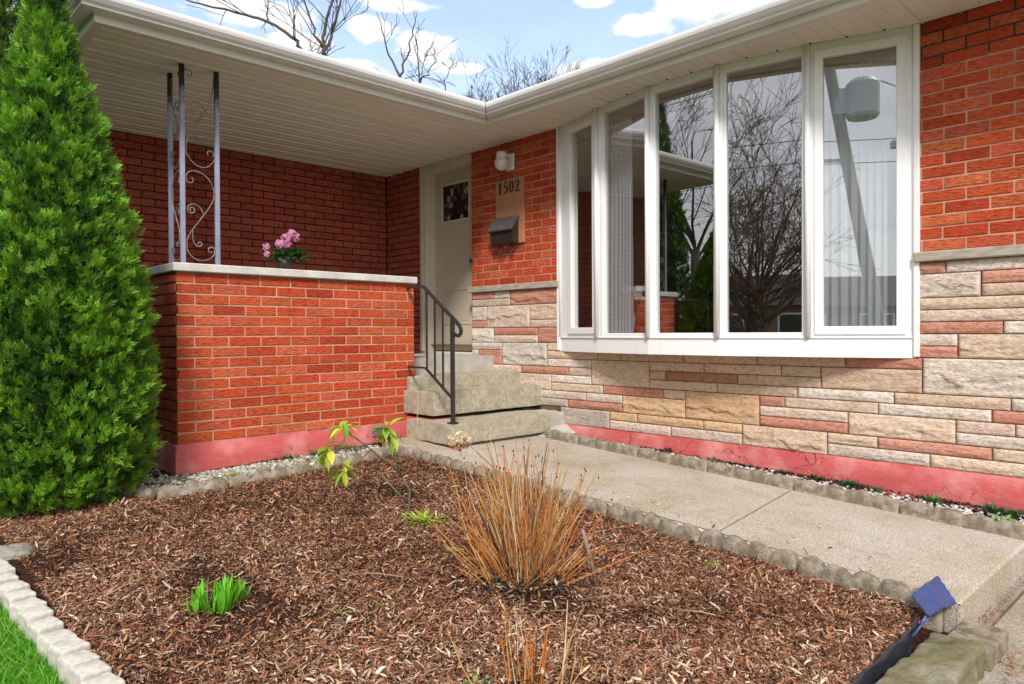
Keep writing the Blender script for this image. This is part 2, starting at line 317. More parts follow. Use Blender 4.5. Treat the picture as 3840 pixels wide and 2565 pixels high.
w.raw([(3.31,1.951,pathz(1.94)),(4.53,2.121,pathz(2.11)),(4.53,5,pathz(5)),(3.31,5,pathz(5))],[(0,1,2,3)])
w.raw([(3.31,1.93,pathz(1.9)-.02),(4.53,2.10,pathz(2.1)-.02),(4.53,2.14,pathz(2.1)-.02),(3.31,1.97,pathz(1.9)-.02)],[(0,1,2,3)])
w.raw([(3.298,.848,-1.5),(3.311,.848,-1.5),(3.311,.848,pathz(.86)-.018),(3.298,.848,pathz(.86)-.02),(3.298,.861,-1.5),(3.298,.861,pathz(.86)-.018)],[(0,1,2,3),(0,3,5,4)])
w.raw([(3.298,.861,pathz(.86)-.018),(3.311,.848,pathz(.86)-.018),(3.311,.861,pathz(.86)-.006)],[(0,1,2)])
struct(w.build('path',M['path']))
s=MB(); s.box((2.35,-3,-1.6),(9,.80,-1.25),bev=.012); s.box((-9,-3,-1.6),(2.34,-.2,-1.262),bev=.012); s.box((2.0,.80,-1.5),(9,.848,-1.30)); struct(s.build('sidewalk',M['sidewalk']))
s=MB(); s.box((-13,-80,-1.6),(-9.2,80,-1.325)); struct(s.build('road',M['asphalt']))

# ------------------------------------------------------------------ HOUSE
house=thing('house','single storey red brick and pale stone house with white bow window and covered porch','house',(XB,YK,-.9))
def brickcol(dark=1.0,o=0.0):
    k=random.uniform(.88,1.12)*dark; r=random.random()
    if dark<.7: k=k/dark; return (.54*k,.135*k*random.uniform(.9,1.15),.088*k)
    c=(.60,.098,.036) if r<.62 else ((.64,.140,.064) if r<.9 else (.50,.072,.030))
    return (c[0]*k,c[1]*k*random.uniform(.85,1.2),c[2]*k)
def bricks(mb,axis,plane,sgn,u0,u1,z0,n,off,holes=(),dark=1.0,joint=.0115,corner0=False,corner1=False,mort=None,first=None):
    """running bond on a wall plane; axis 0: wall along x (normal along y), 1: wall along y (normal along x)"""
    def P(u,d,z): return (u,plane+sgn*d,z) if axis==0 else (plane+sgn*d,u,z)
    Lb=.24; j=joint/2
    for r in range(n):
        za=z0+r*CO; zb=za+CO; o=off+(Lb/2 if r%2 else 0)+random.uniform(-.004,.004)
        k=math.floor((u0-o)/Lb)-1; u=o+k*Lb
        while u<u1:
            a=max(u,u0); b=min(u+Lb,u1); u+=Lb
            if b-a<.03: continue
            segs=[(a,b)]
            for (ha,hb,hz0,hz1) in holes:
                if za+.02<hz1 and zb-.02>hz0:
                    ns=[]
                    for (p,q) in segs:
                        if q<=ha or p>=hb: ns.append((p,q))
                        else:
                            if p<ha: ns.append((p,ha))
                            if q>hb: ns.append((hb,q))
                    segs=ns
            for (p,q) in segs:
                if q-p<.02: continue
                d=random.uniform(.0035,.0065)
                p2=p+(0 if (corner0 and p<=u0+1e-6) else j); q2=q-(0 if (corner1 and q>=u1-1e-6) else j)
                if axis==0: a3=(p2,plane-sgn*.01,za+j); b3=(q2,plane+sgn*d,zb-j)
                else: a3=(plane-sgn*.01,p2,za+j); b3=(plane+sgn*d,q2,zb-j)
                mb.box(a3,b3,brickcol(dark),0,bev=.0022)
def sheet(mb,axis,plane,u0,u1,z0,z1,holes,m,nrm):
    """flat wall sheet with rectangular holes"""
    us=sorted({u0,u1,*[h[0] for h in holes],*[h[1] for h in holes]}); zs=sorted({z0,z1,*[h[2] for h in holes],*[h[3] for h in holes]})
    us=[u for u in us if u0<=u<=u1]; zs=[z for z in zs if z0<=z<=z1]
    for a,b in zip(us,us[1:]):
        for c,d in zip(zs,zs[1:]):
            if any(h[0]<=(a+b)/2<=h[1] and h[2]<=(c+d)/2<=h[3] for h in holes): continue
            pts=[(a,c),(b,c),(b,d),(a,d)]
            mb.face([(p[0],plane,p[1]) if axis==0 else (plane,p[0],p[1]) for p in pts],m=m)
WIN=(1.508,4.503,-.165,3); DOOR=(5.765,6.668,-3,1.9)
# bay-side brick wall above the stone band
b=MB(); hol=[(1.508,4.503,-1,3)]
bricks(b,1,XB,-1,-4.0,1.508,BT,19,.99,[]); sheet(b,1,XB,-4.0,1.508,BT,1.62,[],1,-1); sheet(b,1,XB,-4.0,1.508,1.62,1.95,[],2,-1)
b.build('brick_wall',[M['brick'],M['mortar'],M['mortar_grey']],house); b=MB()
bricks(b,1,XB,-1,4.503,5.765,BT,19,4.503+.24*.5,[],corner1=True); sheet(b,1,XB,4.503,5.765,BT,1.95,[],1,-1)
b.box((XB+.004,5.755,-.25),(XB+.13,5.7645,1.95),(.5,.08,.04),1)
b.build('brick_wall',[M['brick'],M['mortar'],M['mortar_grey']],house)
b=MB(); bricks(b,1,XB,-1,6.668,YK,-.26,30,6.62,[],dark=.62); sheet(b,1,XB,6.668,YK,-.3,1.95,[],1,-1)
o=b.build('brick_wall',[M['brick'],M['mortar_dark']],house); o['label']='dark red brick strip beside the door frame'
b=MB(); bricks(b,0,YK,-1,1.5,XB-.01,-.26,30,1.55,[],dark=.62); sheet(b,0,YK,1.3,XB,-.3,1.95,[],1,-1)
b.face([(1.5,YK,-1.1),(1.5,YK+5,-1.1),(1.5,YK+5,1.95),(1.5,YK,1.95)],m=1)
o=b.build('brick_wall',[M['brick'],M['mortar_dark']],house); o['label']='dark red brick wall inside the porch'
# stone veneer
ST=[(5.763,5.422,0,1,'R'),(5.418,5.184,0,1,'W'),(5.764,5.185,1,2,'P'),(5.18,4.497,0,2,'R'),(5.765,5.536,2,4,'W'),(5.531,4.908,2,5,'P'),(4.904,4.498,2,4,'T'),(4.905,4.498,4,5,'P'),(5.766,5.537,4,5,'R'),(5.767,5.427,5,7,'W'),(5.422,4.798,5,6,'R'),(5.423,4.799,6,7,'P'),(4.795,4.499,5,7,'R'),(5.768,5.301,7,8,'W'),(5.768,5.67,8,9,'W'),(5.664,5.302,8,10,'R'),(5.297,4.678,7,10,'W'),(4.673,4.497,7,8,'T'),(4.673,4.065,8,9,'T'),(4.673,4.135,9,10,'W'),(5.655,5.03,10,11,'P'),(5.025,4.404,10,11,'R'),(4.399,4.136,10,11,'P'),(5.059,4.627,11,13,'P'),(4.623,4.136,11,12,'W'),(4.624,4.003,12,13,'T'),(3.999,3.375,12,13,'R'),(4.132,3.509,9,12,'T'),(3.371,3.167,12,13,'T'),(5.092,4.196,13,14,'W'),(4.193,3.791,13,14,'W'),(4.784,4.414,14,15,'G'),(4.411,3.791,14,15,'R'),(3.788,3.168,13,15,'O'),(3.164,2.543,12,15,'O'),(4.505,3.932,15,17,'G'),(3.927,3.635,15,16,'O'),(3.632,3.005,15,16,'O'),(3.003,2.681,15,16,'O'),(3.927,3.304,16,17,'P'),(3.3,2.681,16,17,'P'),(3.505,3.0,9,10,'T'),(2.995,2.377,9,10,'T'),(3.505,3.351,10,11,'T'),(3.347,2.716,10,11,'N'),(2.713,2.094,10,11,'T'),(3.505,2.887,11,12,'T'),(2.883,2.26,11,12,'T'),(4.062,3.803,8,9,'T'),(3.799,3.183,8,9,'T'),(3.18,2.56,8,9,'T'),(2.557,1.931,8,9,'T'),(1.927,1.468,8,9,'R'),(2.373,2.097,9,10,'T'),(2.538,2.351,12,13,'R'),(2.349,1.726,12,13,'T'),(2.538,1.916,13,14,'P'),(2.538,1.916,14,15,'R'),(2.677,2.053,15,17,'T'),(2.09,1.469,9,11,'T'),(2.256,1.631,11,12,'W'),(1.628,1.007,11,12,'T'),(1.463,.777,8,11,'W'),(1.722,1.101,12,13,'W'),(1.003,.66,11,12,'W'),(1.097,.66,12,13,'R'),(1.912,1.285,13,15,'T'),(1.281,.985,13,14,'P'),(.981,.66,13,14,'P'),(1.281,.66,14,15,'W'),(2.049,1.73,15,16,'T'),(1.726,1.099,15,16,'R'),(2.049,1.425,16,17,'W'),(1.422,.66,16,17,'T'),(1.095,.66,15,16,'T'),(1.494,1.339,0,1,'R'),(1.336,.66,0,1,'W'),(1.494,1.156,1,3,'W'),(1.15,.66,1,2,'R'),(1.15,.66,2,3,'T'),(1.494,.66,3,4,'T'),(1.494,.66,4,5,'P'),(1.494,1.045,5,6,'R'),(1.041,.66,5,6,'W'),(1.494,1.275,6,7,'W'),(1.27,.66,6,8,'T'),(1.494,1.275,7,8,'R'),(.773,.66,8,11,'T')]
rr=random.Random(5)
k=0
while k<17:
    h=2 if (k<16 and rr.random()<.4) else 1; y=.656
    while y>-4:
        y2=y-rr.uniform(.3,.66)
        if h==2 and rr.random()<.4:
            ST+=[(y,y2,k,k+1,rr.choice('RTWP')),(y,y2,k+1,k+2,rr.choice('TWPT'))]
        else: ST.append((y,y2,k,k+h,rr.choice('RTWPTW')))
        y=y2-.004
    k+=h
SC={'R':(.62,.30,.225),'W':(.74,.655,.58),'P':(.74,.575,.49),'T':(.71,.55,.425),'O':(.71,.49,.30),'G':(.54,.48,.43),'N':(.44,.235,.165)}
def stonemesh():
    vs=[];fs=[];cs=[];sm=[];n0=0
    for si,(y1,y0,k0,k1,c) in enumerate(ST):
        z1=.426-.0739*k0-.0025; z0=.426-.0739*k1+.0025; y0_,y1_=y0+.0005,y1-.0015
        if k1==17: z0=Z1B-.01
        near = y0>.3
        st=.013 if near else .06; nz=max(3,int((z1-z0)/(st*.40))); ny=max(4,int((y1_-y0_)/st))
        base=SC[c]; kk=random.uniform(.88,1.10); g=random.uniform(.95,1.05); col=(base[0]*kk,base[1]*kk*g,base[2]*kk*g)
        H=z1-z0; big=H>.1; sd=si*3.7; rnd=random.Random(si); zc0=z0+H*rnd.uniform(.25,.5); amp=.007 if big else .004; led=rnd.random()<.75
        for j in range(nz+1):
            z=z0+H*j/nz
            for i in range(ny+1):
                y=y0_+(y1_-y0_)*i/ny
                e=min(y-y0_,y1_-y,z-z0,z1-z); d=.011+.005*min(1,e/.010)-.005
                d+=amp*noise.fractal(V3((y*7,z*22,sd)),1.0,2.0,4)*min(1,e/.012)
                if led:
                    zc=zc0+.028*noise.noise(V3((y*9,sd,1)))*(2 if big else .6)+.012*noise.noise(V3((y*37,sd,5)))
                    dd=(z-zc)/.0026; d+=(.0115 if big else .007)*(1/(1+math.exp(-max(-30,min(30,dd)))))*min(1,max(0,(z1-z)/(H*.5)))*min(1,e/.012)*(.4+.6*max(0,min(1,.5+1.6*noise.noise(V3((y*4,sd,8))))))
                vs.append((XB-max(d,.001),y,z))
        for j in range(nz):
            for i in range(ny):
                a=n0+j*(ny+1)+i; fs.append((a,a+ny+1,a+ny+2,a+1)); cs.append(col); sm.append(True)
        # rim back to the joint plane
        ring=[n0+i for i in range(ny+1)]+[n0+j*(ny+1)+ny for j in range(1,nz+1)]+[n0+nz*(ny+1)+i for i in range(ny-1,-1,-1)]+[n0+j*(ny+1) for j in range(nz-1,0,-1)]
        m0=len(vs); 
        for r in ring: vs.append((XB+.006,vs[r][1],vs[r][2]))
        for q in range(len(ring)):
            q2=(q+1)%len(ring); fs.append((ring[q],ring[q2],m0+q2,m0+q)); cs.append(col); sm.append(False)
        n0=len(vs)
    return vs,fs,cs,sm
vs,fs,cs,sm=stonemesh()
jn=MB(); sheet(jn,1,XB,-4,5.767,-1.0,BB+.02,[(1.515,4.495,-.16,3)],0,-1)
off=len(vs); vs+=jn.v; fs=list(fs)+[tuple(off+i for i in f) for f in jn.f]; mi=[0]*len(cs)+[1]*len(jn.f); cs+=jn.c; sm+=jn.sm
mesh_obj('stone_wall',vs,fs,[M['stone'],M['stone_joint']],house,None,mi,cs,sm)
b=MB()
b.box((XB-.045,4.505,BB),(XB+.05,5.785,BT),bev=.006); b.build('stone_band',M['band'],house)
b=MB(); b.box((XB-.045,-4,BB),(XB+.05,1.506,BT),bev=.006); b.build('stone_band',M['band'],house)
def plinth(mb,axis,plane,sgn,u0,u1,z0,z1):
    n=int((u1-u0)/.04); m=8
    def P(u,t,z): return (u,plane+sgn*t,z) if axis==0 else (plane+sgn*t,u,z)
    vs=[];F=[]
    for j in range(m+1):
        for i in range(n+1):
            u=u0+(u1-u0)*i/n; z=z0+(z1-z0)*j/m; e=min(1,(z1-z)/.012)
            d=.022*math.sqrt(max(e,0))+.003*noise.noise(V3((u*3,z*6,plane)))+.003*noise.noise(V3((u*14,z*14,3))); 
            if j==m: z+=.006*noise.noise(V3((u*6,2,plane)))
            vs.append(P(u,d,z))
    for j in range(m):
        for i in range(n): a=j*(n+1)+i; F.append((a,a+1,a+n+2,a+n+1))
    mb.raw(vs,F,sm=True)
b=MB(); plinth(b,1,XB,-1,-4,4.50,-1.45,Z1B); 
b.build('foundation',M['redpaint'],house)
# soffits: planks along x with small grooves
def soffit(name,x0,x1,y0,y1,off=5.167,label=None,clip=None):
    b=MB(); k=math.floor((y0-off)/.206)-1; y=off+k*.206
    while y<y1:
        for q in (0,1):
            a=max(y+q*.103,y0); c=min(y+(q+1)*.103,y1); h=.011 if q==0 else .004; wd=.015 if q==0 else .005
            if c-a>.02:
                b.face([(x0,a+wd,ZS),(x0,c,ZS),(x1,c,ZS),(x1,a+wd,ZS)])
                b.face([(x0,a,ZS+.001),(x0,a+wd*.35,ZS-h),(x1,a+wd*.35,ZS-h),(x1,a,ZS+.001)],m=1); b.face([(x0,a+wd*.35,ZS-h),(x0,a+wd,ZS),(x1,a+wd,ZS),(x1,a+wd*.35,ZS-h)],m=1)
            elif c-a>0: b.face([(x0,a,ZS),(x0,c,ZS),(x1,c,ZS),(x1,a,ZS)])
        y+=.206
    b.face([(x0,y0,ZS+.02),(x1,y0,ZS+.02),(x1,y1,ZS+.02),(x0,y1,ZS+.02)])
    if x0>3 and y0<0:
        for k in range(6,19):
            yy=5.167-.206*k+.0
            for i in range(5):
                (xa,ya),(xb_,yb_)=((4.90,4.503),(4.732,3.921),(4.599,3.301),(4.60,2.699),(4.712,2.095),(4.905,1.508))[i:i+2]
                if yb_<=yy<ya: xx=xa+(xb_-xa)*(ya-yy)/(ya-yb_); b.box((xx-.032,yy-.009,ZS-.006),(xx-.018,yy+.009,ZS-.0005),m=2)
    o=b.build(name,[M['cream'],M['rib'],M['black']],house); 
    if label: o['label']=label
    return o
XE=4.3176; YE=4.8588; XEL=1.174
soffit('soffit',XEL,XB+.02,YE,YK,label='ribbed soffit ceiling over the porch'); soffit('soffit',XE,XB+.02,-4,YE-.0005,label='ribbed soffit under the eave above the bow window')
soffit('soffit',XEL,1.5,YK,12)
# fascia + gutter along porch eave, bay eave and left end
def eave_profile(pts2d,closed=False):
    """sweep a profile (out, z) round the eave path: left side, porch eave, inner corner, bay eave"""
    path=[((XEL,12),(-1,0)),((XEL,YE),(-1,-1)),((XE,YE),(-1,-1)),((XE,-4.5),(-1,0))]
    rings=[]
    for (x,y),(nx,ny) in path: rings.append([(x+nx*o,y+ny*o,z) for o,z in pts2d])
    return rings
def sweep(pts2d):
    b=MB(); R=eave_profile(pts2d); n=len(pts2d)
    for a,c in zip(R,R[1:]):
        for i in range(n-1): b.face([a[i],a[i+1],c[i+1],c[i]])
    return b
f=sweep([(.0,ZS-.017),(.012,ZS-.019),(.014,ZS+.03),(.010,ZS+.05),(.010,ZS+.13)])
R=eave_profile([(.0,ZS-.017),(-.05,ZS-.017),(-.05,ZS+.004)])
for a,c in zip(R,R[1:]): f.face([a[0],a[1],c[1],c[0]]); f.face([a[1],a[2],c[2],c[1]])
f.build('fascia',M['fascia'],house)
gp=[(.012,1.935),(.085,1.935),(.098,1.938),(.100,1.950),(.118,1.962),(.135,1.985),(.140,2.003),(.140,2.020),(.132,2.028),(.122,2.026),(.122,2.012)]
gt=sweep(gp); 
for (x,y,ax) in ((XE-.143,YE-.17,1),):
    pass
gs=[(o_+.0018*(1 if o_>.05 else 0),z_-(.0018 if z_<1.94 else 0)) for o_,z_ in gp[:-1]]
for (axis,c0) in ():
    for (o1,z1_),(o2,z2_) in zip(gs,gs[1:]):
        if axis==0: gt.face([(c0,YE-o1,z1_),(c0+.006,YE-o1,z1_),(c0+.006,YE-o2,z2_),(c0,YE-o2,z2_)],m=1)
        else: gt.face([(XE-o1,c0,z1_),(XE-o1,c0+.006,z1_),(XE-o2,c0+.006,z2_),(XE-o2,c0,z2_)],m=1)
for (o1,z1_),(o2,z2_) in zip(gs,gs[1:]): gt.face([(XE-o1-.003,YE-o1,z1_),(XE-o1,YE-o1-.003,z1_),(XE-o2,YE-o2-.003,z2_),(XE-o2-.003,YE-o2,z2_)],m=1)
gt.build('gutter',[M['gutter'],M['mortar_grey']],house)
# roof
r=MB(); t=math.tan(math.radians(11)); zb=2.00
def rz(d): return zb+d*t
D=4.5
r.face([(XEL-.03,YE-.03,zb),(XE-.03,YE-.03,zb),(XE+D,YE+D,rz(D)),(XEL+D,YE+D,rz(D))]); r.face([(XE-.03,YE-.03,zb),(XE-.03,-4.5,zb),(XE+D,-4.5,rz(D)),(XE+D,YE+D,rz(D))])
r.face([(XEL-.03,YE-.03,zb),(XEL+D,YE+D,rz(D)),(XEL+D,12,rz(D)),(XEL-.03,12,zb)]); r.face([(XEL+D,YE+D,rz(D)),(XE+D,YE+D,rz(D)),(XE+D,12,rz(D)),(XEL+D,12,rz(D))])
r.face([(XE+D,-4.5,rz(D)),(XE+D,12,rz(D)),(XE+2*D,12,zb),(XE+2*D,-4.5,zb)]); r.face([(XE-.03,-4.5,zb),(XE+2*D,-4.5,zb),(XE+D,-4.5,rz(D))])
r.build('roof',M['shingle'],house)
# outer shell to keep the room dark
b=MB(); b.face([(XB+.2,-4,-1.3),(13,-4,-1.3),(13,-4,2.1),(XB+.2,-4,2.1)]); b.face([(13,-4,-1.3),(13,12,-1.3),(13,12,2.1),(13,-4,2.1)]); b.face([(1.5,12,-1.3),(13,12,-1.3),(13,12,2.1),(1.5,12,2.1)]); b.build('outer_wall',M['brownwall'],house)

# door and frame
fr=MB(); x0=XB-.012
fr.box((x0,6.562,-.20),(XB+.13,6.668,1.9),bev=.004); fr.box((x0-.014,6.60,-.20),(x0,6.655,1.9),bev=.004)
fr.box((x0,5.765,1.815),(XB+.13,6.562,1.9),bev=.004); fr.box((x0-.010,5.768,1.85),(x0,6.60,1.9),bev=.003); fr.box((XB+.10,5.765,-.20),(XB+.13,5.80,1.815))
fr.box((XB-.01,5.765,-.225),(XB+.16,6.668,-.200),bev=.004)
fr.build('door_frame',M['doorframe'],house)
d=MB(); XD=XB+.125
def panel_door(mb):
    ys=(5.80,6.562); z0,z1=-.19,1.815
    mb.box((XD,ys[0],z0),(XD+.045,ys[1],z1))
    def frame(ya,yb,za,zb_,w=.022,h=.007):
        mb.box((XD-h,ya,za),(XD,yb,za+w),bev=.003); mb.box((XD-h,ya,zb_-w),(XD,yb,zb_),bev=.003); mb.box((XD-h,ya,za+w),(XD,ya+w,zb_-w),bev=.003); mb.box((XD-h,yb-w,za+w),(XD,yb,zb_-w),bev=.003)
        mb.box((XD-.003,ya+.05,za+.045),(XD,yb-.05,zb_-.045),bev=.002)
    frame(5.93,6.42,.69,1.06); frame(5.93,6.42,.10,.50)
panel_door(d); dr=d.build('door',M['doorp'],house)
w=MB(); 
for a in (((XD-.014,5.93,1.235),(XD,6.43,1.262)),((XD-.014,5.93,1.655),(XD,6.43,1.682)),((XD-.014,6.403,1.262),(XD,6.43,1.655)),((XD-.014,5.93,1.262),(XD,5.957,1.655))): w.box(*a,bev=.003)
w.build('window_frame',M['doorframe'],dr)
w=MB(); w.face([(XD-.004,5.957,1.262),(XD-.004,6.403,1.262),(XD-.004,6.403,1.655),(XD-.004,5.957,1.655)]); w.build('window_pane',M['lead'],dr)
w=MB(); w.blob((XD-.05,5.86,.78),(.03,.03,.03)); w.tube([(XD,5.86,.78),(XD-.04,5.86,.78)],.012,8); w.build('handle',M['bronze'],dr)

# bow window
bow=bpy.data.objects.new('bow_window',None); COL.objects.link(bow); bow.parent=house; WLOC[bow.name]=WLOC[house.name]; bow['label']='five panel white bow window with deep sill'
BV=[(4.90,4.503),(4.732,3.921),(4.599,3.301),(4.60,2.699),(4.712,2.095),(4.905,1.508)]
def facet_box(mb,i,s0,s1,z0,z1,d0,d1,bev=.003,m=0,col=(.5,.5,.5)):
    """box on facet i: s along, d outward depth range"""
    a=V3((*BV[i],0)); c=V3((*BV[i+1],0)); u=(c-a).normalized(); n=V3((u.y,-u.x,0))
    if n.x>0: n=-n
    t=MB(); t.box((s0,d0,z0),(s1,d1,z1),bev=bev)
    vs=[a+u*v[0]+n*v[1]+V3((0,0,v[2])) for v in t.v]; mb.raw(vs,[f[::-1] for f in t.f],col,m)
G=[(.205,.541,.047,1.795),(.088,.590,-.003,1.845),(.062,.560,-.003,1.841),(.060,.569,-.003,1.842),(.091,.514,.035,1.798)]
fm=MB(); LN=[math.hypot(BV[i+1][0]-BV[i][0],BV[i+1][1]-BV[i][1]) for i in range(5)]
for i in range(5):
    s0,s1,z0,z1=G[i]; Lf=LN[i]; top=ZS-.001; bot=-.036
    for (a,c_,e,f_) in ((.004,Lf-.004,z1+.03,top),(.004,Lf-.004,bot,z0-.022)): facet_box(fm,i,a,c_,e,f_,-.07,.0)
    facet_box(fm,i,.006,s0-.02,z0-.022,z1+.03,-.07,.0); facet_box(fm,i,s1+.02,Lf-.006,z0-.022,z1+.03,-.07,.0)
    # glazing bead / sash, stepped back
    dp=(.010 if i in (0,4) else -.012)
    w_=.02
    if i in (0,4):
        w_=.055
        for (a,c_,e,f_) in ((s0-w_,s1+w_,z1,z1+w_),(s0-w_,s1+w_,z0-w_,z0),(s0-w_,s0,z0,z1),(s1,s1+w_,z0,z1)):
            facet_box(fm,i,max(a,.012),min(c_,Lf-.012),e,f_,-.03,.014,bev=.004)
    else:
        for (a,c_,e,f_) in ((s0-.02,s1+.02,z1,z1+.03),(s0-.02,s1+.02,z0-.022,z0),(s0-.02,s0,z0,z1),(s1,s1+.02,z0,z1)): facet_box(fm,i,a,c_,e,f_,-.06,-.008,bev=.003)
for i,(x,y) in enumerate(BV):
    fm.tube([(x-(.012 if 0<i<5 else .004),y,-.036),(x-(.012 if 0<i<5 else .004),y,ZS-.002)],.020 if 0<i<5 else .016,10)
fm.box((XB-.022,4.497,-.16),(XB+.1,4.535,ZS-.001),bev=.004); fm.box((XB-.022,1.478,-.16),(XB+.1,1.512,ZS-.001),bev=.004)
fm.build('frame',M['white'],bow)
for i in range(5):
    p=MB(); s0,s1,z0,z1=G[i]; a_=V3((*BV[i],0)); c_=V3((*BV[i+1],0)); u_=(c_-a_).normalized(); n_=V3((-abs(u_.y),0,0)); n_=V3((u_.y,-u_.x,0)); n_=-n_ if n_.x>0 else n_; sk_=(.011 if i==2 else 0); p.face([a_+u_*q_+n_*(-.026-sk_*(1-q_/LN[i]))+V3((0,0,z_)) for q_,z_ in ((s0-.01,z0-.01),(s0-.01,z1+.01),(s1+.01,z1+.01),(s1+.01,z0-.01))]); p.build('glass_pane',M['glass'],bow)
sk=MB()
for i in range(5):
    facet_box(sk,i,-.004,LN[i]+.004,-.170,-.045,-.03,.004,bev=.003); facet_box(sk,i,-.006,LN[i]+.006,-.0445,-.0365,-.03,.014,bev=.002)
vsb=[(x,y,-.171) for x,y in BV]; sk.raw(vsb+[(XB+.1,1.508,-.171),(XB+.1,4.503,-.171)],[tuple(range(6))+(6,7)])
vsb=[(x,y,-.05) for x,y in BV]; sk.raw(vsb+[(XB+.1,1.508,-.05),(XB+.1,4.503,-.05)],[tuple(range(6))+(6,7)])
sk.build('sill',M['white'],bow)

# room behind the window
rm=MB(); 
rm.face([(5.0,.2,1.95),(10,.2,1.95),(10,7.3,1.95),(5.0,7.3,1.95)]); rm.face([(5.0,.2,-.12),(5.0,.2,1.95),(10,.2,1.95),(10,.2,-.12)]); rm.face([(9.5,.2,-.12),(9.5,7.3,-.12),(9.5,7.3,1.95),(9.5,.2,1.95)]); rm.face([(5.05,5.6,-.3),(9.5,5.6,-.3),(9.5,5.6,1.95),(5.05,5.6,1.95)])
rm.build('interior_wall',M['room'],house)
rm=MB(); rm.box((6.6,4.75,-.12),(6.66,5.5,1.9)); o=rm.build('interior_wall',M['roomg'],house); o['label']='olive painted partition inside the room'
rm=MB(); rm.face([(4.95,.2,-.119),(10,.2,-.119),(10,7.3,-.119),(4.95,7.3,-.119)]); rm.build('interior_floor',M['floorw'],house)
hd=MB()
for i in range(5): facet_box(hd,i,.01,LN[i]-.01,1.74,1.89,-.14,-.09,bev=.003)
hd.face([(x+.02,y,1.888) for x,y in BV]+[(5.1,1.5,1.888),(5.1,4.5,1.888)]); hd.build('window_head',M['header'],house)
def curtain(i,s0,s1,d,label,z0=-.03,z1=1.75,folds=9):
    a=V3((*BV[i],0)); c=V3((*BV[i+1],0)); u=(c-a).normalized(); n=V3((u.y,-u.x,0)); n=-n if n.x>0 else n
    b=MB(); K=folds*8; vs=[]
    for j in range(13):
        for k in range(K+1):
            s_=s0+(s1-s0)*k/K; tt=j/12; amp=.008+.014*tt
            p=a+u*(s_*1.0)+n*(-d+amp*math.sin(k/8*2*math.pi+1.2*math.sin(k*.13+j*.06)))+V3((0,0,z1+(z0-z1)*tt)); vs.append(p)
    F=[(j*(K+1)+k,j*(K+1)+k+1,(j+1)*(K+1)+k+1,(j+1)*(K+1)+k) for j in range(12) for k in range(K)]
    b.raw(vs,F,sm=True); return tag(b.build('curtain',M['curtain']),label,'curtain','sheer curtains in the bow window')
curtain(1,.05,.36,.085,'pale sheer curtain gathered behind the second glass panel',folds=7)
curtain(4,.085,.60,.075,'pale sheer curtain filling the right end panel of the bow window',folds=10)
# furniture glimpsed indoors
t=thing('side_table','small white round table with turned leg behind the curtain','table',(5.35,4.02,-.12))
b=MB(); b.tube([(5.35,4.02,.30),(5.35,4.02,.325)],[.17,.17],24,sm=False); b.build('tabletop',M['white'],t); b=MB(); b.tube([(5.35,4.02,-.1),(5.35,4.02,.02),(5.35,4.02,.1),(5.35,4.02,.3)],[.03,.018,.03,.02],10); b.tube([(5.35,4.02,-.12),(5.35,4.02,-.09)],[.12,.03],14); b.build('leg',M['white'],t)
b=MB(); b.box((5.30,3.95,.325),(5.42,4.07,.42),bev=.01); tag(b.build('box',M['white']),'white box standing on the small round table','box')
t=thing('dining_table','dark dining table with thin legs behind the wide window panel','table',(6.3,3.1,-.12))
b=MB(); b.box((5.7,2.3,.36),(6.5,3.5,.39),bev=.005); b.build('tabletop',M['bronze'],t)
for x in (5.73,6.45):
    for y in (2.33,3.45): b=MB(); b.box((x,y,-.12),(x+.03,y+.03,.36)); b.build('leg',M['bronze'],t)
t=thing('cabinet','reddish wood cabinet with a white counter inside the room','cabinet',(6.4,4.5,-.12))
b=MB(); b.box((6.2,4.2,-.12),(6.7,4.7,.33),bev=.005); b.build('body',M['wood'],t); b=MB(); b.box((6.17,4.17,.33),(6.73,4.73,.36),bev=.004); b.build('counter',M['white'],t)

# ------------------------------------------------------------------ PORCH WALL
pw=thing('porch_wall','waist high red brick porch wall with pale stone cap on pink painted base','wall',(XL,YP,-.95))
b=MB(); bricks(b,0,YP,-1,XL,XR,Z1,16,XL,corner0=True,corner1=True)
bricks(b,1,XL,-1,YP,YK-.01,Z1,16,YP+.12,corner0=True,dark=.8)  # side face: the evergreen's shade put into darker brick and mortar colour
bricks(b,1,XR,1,YP,YP+.25,Z1,16,YP+.12,corner0=True)
zt=Z1+16*CO
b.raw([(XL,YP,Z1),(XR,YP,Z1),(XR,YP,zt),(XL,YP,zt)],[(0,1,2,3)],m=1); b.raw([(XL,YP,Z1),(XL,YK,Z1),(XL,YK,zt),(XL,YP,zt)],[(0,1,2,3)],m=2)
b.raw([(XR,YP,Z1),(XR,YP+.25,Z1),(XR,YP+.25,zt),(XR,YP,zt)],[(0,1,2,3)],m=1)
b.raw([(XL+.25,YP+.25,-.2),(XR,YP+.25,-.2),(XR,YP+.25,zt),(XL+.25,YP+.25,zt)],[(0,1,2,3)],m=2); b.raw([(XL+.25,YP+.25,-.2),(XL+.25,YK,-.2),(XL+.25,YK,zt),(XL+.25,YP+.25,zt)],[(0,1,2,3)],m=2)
b.build('brickwork',[M['brick'],M['mortar'],M['mortar_dark']],pw)
b=MB(); b.box((XL-.03,YP-.04,zt+.002),(XR+.02,YP+.27,zt+.062),bev=.007); b.box((XL-.03,YP+.271,zt+.002),(XL+.27,YK-.01,zt+.061),bev=.007); b.build('cap',M['cap'],pw)
b=MB(); plinth(b,0,YP,-1,XL-.022,XR,-1.35,Z1); plinth(b,1,XL,-1,YP-.022,YK,-1.35,Z1)
b.box((XL-.0225,YP-.0225,-1.3),(XL+.05,YP+.05,Z1-.006),bev=.008)
